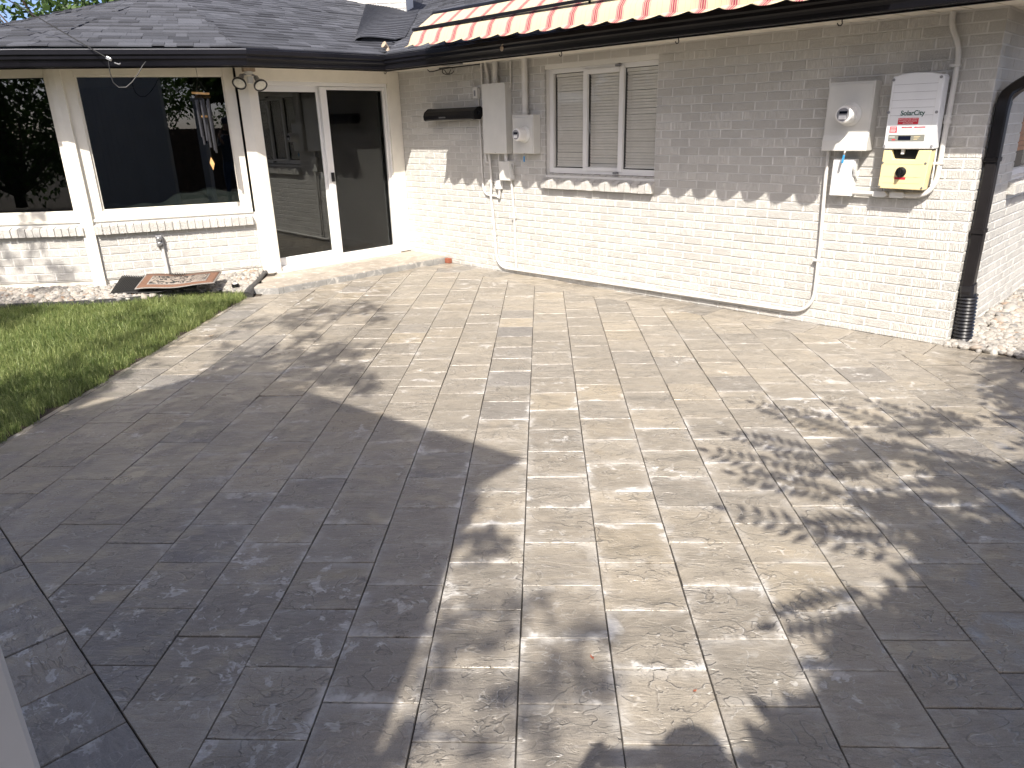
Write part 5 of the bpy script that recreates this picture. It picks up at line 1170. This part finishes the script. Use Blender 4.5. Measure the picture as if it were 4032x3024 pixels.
def sunfrond(a, b, h, nl, ll, wl, jit=.10):
    frond(L, caster(a, h), caster(b, h+.05), nl, ll, wl)
for a, b in key: sunfrond(a, b, random.uniform(2.3, 2.5), 9, .135, .044)
POLY = [(1.50, 3.72), (1.80, 3.98), (2.30, 4.05), (2.45, 3.86), (2.68, 3.80), (5.4, 4.6), (5.4, -.4), (.30, -.4), (.30, 1.30), (.52, 1.50), (.66, 1.70), (.86, 1.84), (.93, 2.05), (1.20, 2.25), (1.46, 2.48), (1.36, 2.66), (1.24, 2.90), (1.38, 3.18), (1.36, 3.50)]
UPR = [(3.22, 5.1), (2.92, 4.45), (2.76, 4.22), (2.74, 3.9), (5.0, 4.0), (5.0, 5.6)]
HOLES = [(2.23, 3.65, .17), (1.79, 2.95, .08), (1.58, 2.62, .07), (1.70, 3.28, .10), (2.05, 3.55, .07), (1.95, 3.1, .06), (1.48, 3.32, .06)]
def inpoly(x, y, P):
    c = False
    for i in range(len(P)):
        (xa, ya), (xb, yb) = P[i], P[i-1]
        if (ya > y) != (yb > y) and x < (xb-xa)*(y-ya)/(yb-ya)+xa: c = not c
    return c
def okp(x, y): return (inpoly(x, y, POLY) or inpoly(x, y, UPR)) and not any((x-a)**2+(y-b)**2 < r_*r_ for a, b, r_ in HOLES)
cnt = 0; tries = 0
while cnt < 760 and tries < 20000:
    tries += 1; x, y = random.uniform(.3, 4.6), random.uniform(-.2, 5.2)
    if not okp(x, y): continue
    feather = y > 2.62+.25*max(0, x-2.2)
    if feather and random.random() < .25: continue
    an = random.uniform(1.9, 3.7); ln = random.uniform(.28, .48); a = (x+ln*math.cos(an), y+ln*math.sin(an)*.8)
    if not okp(*a) or not okp((x+a[0])/2, (y+a[1])/2): continue
    h = random.uniform(2.35, 2.9) if feather else random.uniform(2.5, 3.4); sunfrond(a, (x, y), h, 8, .14 if feather else .16, .046 if feather else .07); cnt += 1
rim = [(.34, 1.32), (.54, 1.48), (.68, 1.66), (.88, 1.80), (.98, 2.02), (1.22, 2.20), (1.50, 2.42)]
for (xa, ya), (xb, yb) in zip(rim, rim[1:]):
    for k in range(7):
        q = k/7; clump(L, caster((xa+(xb-xa)*q+.09+random.gauss(0, .01), ya+(yb-ya)*q-.07), 2.45), .10, 60, .10, 1.0)
for i in range(200):
    x, y = random.uniform(.5, 3.8), random.uniform(.6, 2.5)
    if inpoly(x-.2, y+.16, POLY) and inpoly(x, y+.2, POLY): clump(L, caster((x, y), random.uniform(2.6, 3.4)), .20, 60, .12)
for a, b in key[::2]: limb(wood, fork, caster(b, 2.45), .03, .007)
for q in range(12): limb(wood, fork, caster((random.uniform(1.4, 4.0), random.uniform(.4, 2.2)), 2.8), .04, .010)
wood.build('trunk', M['bark'], tr, Matrix.Identity(4), smooth=True); finish(L, 'crown', tr)
print('SUMAC', len(L['f']))
# --- tall tree on the left behind the shed: soft, far shadows
tl_ = empty('ash_tree', T(-3.4, -2.6, 0), 'tall tree casting soft leaf shadows on the lawn and step', 'tree', 'trees around the patio')
L = leafmesh(); wood = MB(); fork = Vector((-3.2, -1.6, 3.4)); wood.tube(arc((-3.4, -2.6, 0), (-3.5, -2.3, 1.8), fork, 6), [.2, .18, .17, .16, .15, .14, .13], 10)
def spot(g, r_, h, n, sz=.085, twig=True):
    c = caster(g, h); clump(L, c, r_, n, sz, .5)
    if twig and random.random() < .6: limb(wood, fork, c, .03, .006)
for (x, y, r_, n) in [(-2.61, 6.46, .22, 70), (-2.40, 6.62, .20, 80), (-2.2, 6.85, .18, 60), (-1.92, 7.05, .20, 60), (-1.70, 6.86, .16, 55), (-2.26, 6.31, .22, 60), (-1.55, 6.42, .14, 25), (-1.95, 6.65, .18, 45), (-2.7, 6.2, .2, 40),
                      (-1.51, 5.42, .20, 60), (-1.78, 5.30, .26, 120), (-1.9, 5.06, .28, 160), (-1.46, 4.9, .2, 90), (-1.34, 4.72, .18, 80), (-2.15, 5.45, .26, 120), (-2.45, 5.35, .20, 60), (-1.62, 4.8, .24, 140), (-1.2, 4.56, .12, 40), (-2.0, 4.8, .3, 200), (-2.3, 5.1, .3, 200), (-1.7, 5.6, .15, 40), (-2.05, 5.85, .14, 35), (-2.9, 5.9, .16, 30), (-2.65, 5.6, .15, 30),
                      (-.28, 2.66, .13, 60), (-.34, 3.02, .10, 20)]:
    spot((x, y), r_, 5.2 if y > 4 else 3.8, int(n*1.3))
for (x, y, r_, n) in [(-.35, 2.15, .12, 70), (-.17, 2.18, .13, 80), (-.02, 2.24, .08, 30), (.13, 2.08, .10, 50), (.22, 2.07, .07, 25), (-.36, 2.0, .09, 40), (-.20, 2.02, .07, 25), (-.36, 1.84, .09, 45), (-.13, 1.78, .10, 50), (.04, 1.88, .12, 70), (.16, 1.83, .09, 50), (-.02, 1.77, .08, 30), (-.40, 1.60, .09, 40), (-.20, 1.54, .10, 45), (-.02, 1.60, .08, 25)]:
    spot((x, y), r_, 5.0, n, .06, False)
for (xa, xb, ya, yb, n, c_) in ((-5.0, -3.12, 3.0, 4.40, 190, 32), (-4.0, -3.12, 4.3, 4.9, 30, 28), (-6.6, -4.95, 6.20, 7.1, 70, 28), (-3.75, -3.15, 4.9, 7.3, 26, 22), (-4.5, -3.7, 6.2, 7.4, 10, 16), (-5.2, -3.9, 4.5, 6.2, 7, 10)):
    for i in range(n):
        x, y = random.uniform(xa, xb), random.uniform(ya, yb); spot((x, y), random.uniform(.12, .22), random.uniform(4.6, 6.0), c_, .09, i % 12 == 0)
for i in range(16):      # dapple on the shed corner
    q = Vector((-.72, .44, random.uniform(.2, 1.5))); c = q - S*random.uniform(2.6, 3.4) + Vector((random.gauss(0, .12), 0, random.gauss(0, .2))); clump(L, (c.x, c.y, c.z), .13, 26, .08)
for i in range(70):      # dapple at the foot of the left window
    x = random.uniform(-6.9, -5.2); spot((x, random.uniform(7.2, 8.9)), .17, 5.6, 26, .09, False)
wood.build('trunk', M['bark'], tl_, Matrix.Identity(4), smooth=True); finish(L, 'crown', tl_)
print('ASH', len(L['f']))
# --- trees behind the roof and behind the viewer (one seen over the roof; the rest added to darken the glass)
def bush(name, P, w_, h, n, label, z0=.3, group='trees beyond the house and yard'):
    e = empty(name, T(*P), label, 'tree', group); L = leafmesh(); wd = MB()
    for _ in range(int(n/40)):
        o = unit(rng.normal(0, 1, 3))*rng.random()**.35; c = np.array([P[0]+o[0]*w_, P[1]+o[1]*w_, P[2]+z0+(h-z0)*(.5+.5*o[2])])
        clump(L, c, w_*.28, 40, .16, .8)
        if rng.random() < .12: limb(wd, (P[0], P[1], P[2]+z0*.7), c, .05, .01)
    wd.tube([Vector(P), Vector(P)+Z*(z0+h*.4)], [.14, .08], 8); wd.build('trunk', M['bark'], e, Matrix.Identity(4)); finish(L, 'crown', e); return e
bush('leafy_tree', (-8.6, 15.5, 0), 2.6, 6.6, 9000, 'leafy tree rising behind the left end of the roof', 1.2)
for k, (x, y, w_, h) in enumerate([(-7.5, -7.5, 1.8, 4.2), (-3.4, -8.6, 1.9, 4.6), (1.2, -9.0, 1.9, 4.2), (5.2, -8.2, 1.9, 4.5), (9.2, -5.5, 1.9, 4.2), (10.6, 0.6, 1.8, 3.8), (-11.0, -4.2, 2.2, 5.0), (-12.6, -.6, 2.2, 5.0), (-13.2, 3.2, 2.2, 4.6)]):
    bush('backdrop_tree', (x, y, 0), w_, h, 4200 if k < 6 else 11000, ('added dense tree behind the shed, dark backdrop for reflections', 'added dense tree behind the viewer to the left, dark in reflections', 'added dense tree straight behind the viewer, dark in reflections', 'added dense tree behind the sumac, dark in reflections', 'added dense tree on the far right, dark in reflections', 'added dense tree beside the right side of the yard, dark in reflections', 'added dense tree in the back left corner, dark in the left window', 'added dense tree left beyond the lawn, dark in the left window', 'added dense tree far left of the windows, dark in the glass')[k], .4)
fe = empty('backdrop_fence', T(1, -6.2, 0), 'added brown board fence behind the viewer, darkens the window reflections', 'fence')  # unseen fence added to keep the window reflections dark
M['fence'] = paint('brown_fence_board', (0.16, 0.10, 0.065), .8, .3, 6, .3, 40)
brd = None
for k in range(100):
    Mx = T(-7+.15*k, -6.0+random.gauss(0, .003), 0)
    if brd is None: brd = MB().box(0, .142, 0, .02, .02, 1.8).build('board', M['fence'], fe, Mx).data
    else: inst('board', brd, fe, Mx)
for z_ in (.4, 1.4): MB().box(-7, 8, -5.98+.0, -5.94, z_, z_+.09).build('rail', M['fence'], fe, Matrix.Identity(4))
fs_ = empty('backdrop_fence', T(-15, 0, 0), 'added brown board fence far left, darkens the left window reflections', 'fence')  # second unseen fence, added as dark backdrop for the left window
for k in range(120): inst('board', brd, fs_, T(-15.2, -9+.15*k, 0) @ Matrix.Rotation(R(90), 4, 'Z') @ Matrix.Diagonal((1, 1, 1.25, 1)))
# a few fallen leaves on the slabs
def fallen(x, y, sz, rot, lab, m):
    v = [(0, 0, .004), (.35, .28, .010), (.7, .22, .006), (1, 0, .012), (.7, -.2, .004), (.3, -.3, .009), (.5, 0, .003)]
    o = MB().add([(a*sz, b*sz, c) for a, b, c in v], [(0, 6, 1), (1, 6, 2), (2, 6, 3), (3, 6, 4), (4, 6, 5), (5, 6, 0)]).build('fallen_leaf', M[m], None, T(x, y, .002) @ Matrix.Rotation(rot, 4, 'Z')); tag(o, lab, 'leaf', 'fallen leaves')
fallen(.455, 1.79, .013, .4, 'tiny red leaf on a sunlit slab near the bottom right', 'rust'); fallen(.155, 1.93, .02, 2.0, 'tiny rust-coloured leaf beside the central dappled shade', 'rust'); fallen(-2.92, 5.92, .05, 1.0, 'tan leaf on the slabs beside the lawn edge', 'tapebrown')
# ================================================================ the person taking the picture
def person():
    e = empty('person', T(.22, -.34, 0), 'person in dark shirt holding up a phone, shadow at the bottom edge', 'person')
    me = bpy.data.meshes.new('body'); V = []; Ed = []; Rr = []
    def v(p, r_): V.append(p); Rr.append(r_); return len(V)-1
    def chain(i, pts):
        for p, r_ in pts:
            j = v(p, r_); Ed.append((i, j)); i = j
        return i
    pel = v((.22, -.36, 1.00), (.16, .12)); ch = chain(pel, [((.22, -.35, 1.15), (.15, .11)), ((.22, -.35, 1.38), (.17, .12)), ((.22, -.34, 1.55), (.13, .10))])
    nk = chain(ch, [((.22, -.32, 1.64), (.055, .06)), ((.22, -.30, 1.72), (.06, .07)), ((.22, -.28, 1.79), (.078, .095)), ((.22, -.28, 1.87), (.075, .092)), ((.22, -.29, 1.93), (.045, .055))])
    for sx in (-1, 1):
        chain(pel, [((.22+sx*.10, -.36, .90), (.095, .10)), ((.22+sx*.12, -.34, .50), (.06, .065)), ((.22+sx*.13, -.37, .10), (.042, .045)), ((.22+sx*.14, -.26, .04), (.045, .03)), ((.22+sx*.145, -.17, .03), (.04, .025))])
        hx = .155 if sx > 0 else -.03
        sh_ = chain(ch, [((.22+sx*.16, -.34, 1.54), (.065, .065)), ((.22+sx*.24, -.26, 1.36), (.05, .05)), ((.22+sx*.19, -.12, 1.44), (.04, .04)), ((hx+sx*.05, -.055, 1.60), (.028, .028))])
        plm = chain(sh_, [((hx+sx*.022, -.045, 1.655), (.024, .016))])
        for k in range(4):
            zz = 1.635+.022*k; chain(plm, [((hx+sx*.012, -.03, zz), (.0085, .0085)), ((hx-sx*.012, -.012, zz+.004), (.008, .008)), ((hx-sx*.030, -.010, zz+.003-.001*k), (.007, .007))])
        chain(plm, [((hx+sx*.004, -.060, 1.645), (.009, .009)), ((hx-sx*.022, -.062, 1.665), (.008, .008))])
    me.from_pydata(V, Ed, []); o = bpy.data.objects.new('body', me); col.objects.link(o)
    o.modifiers.new('skin', 'SKIN'); ly = me.skin_vertices[0].data
    for i, r_ in enumerate(Rr): ly[i].radius = r_
    ly[pel].use_root = True
    o.modifiers.new('sub', 'SUBSURF').levels = 1
    bpy.context.view_layer.update(); m2 = bpy.data.meshes.new_from_object(o.evaluated_get(bpy.context.evaluated_depsgraph_get())); bpy.data.objects.remove(o)
    m2.materials.clear()
    for k in ('shirt', 'jeans', 'skin', 'blackplastic'): m2.materials.append(M[k])
    for p in m2.polygons:
        c = p.center; p.use_smooth = True
        p.material_index = 3 if c.z < .075 else 1 if c.z < 1.02 else 2 if (c.z > 1.62 and abs(c.x-.22) < .13) or (c.y > -.10) else 0
    b = bpy.data.objects.new('body', m2); col.objects.link(b); place(b, Matrix.Identity(4), e)
    MB().lathe([(.086, -.02), (.096, .03), (.090, .075), (.062, .112), (.02, .128)], (.22, -.27, 1.88), (0, 0, 1), 20).build('cap', M['shirt'], e, Matrix.Identity(4), smooth=True)
    ph = tag(bevel(MB().box(-.018, .140, -.045, -.037, 1.64, 1.718).build('phone', M['blackplastic']), .004), 'black phone held up in landscape by the person', 'phone')
person()
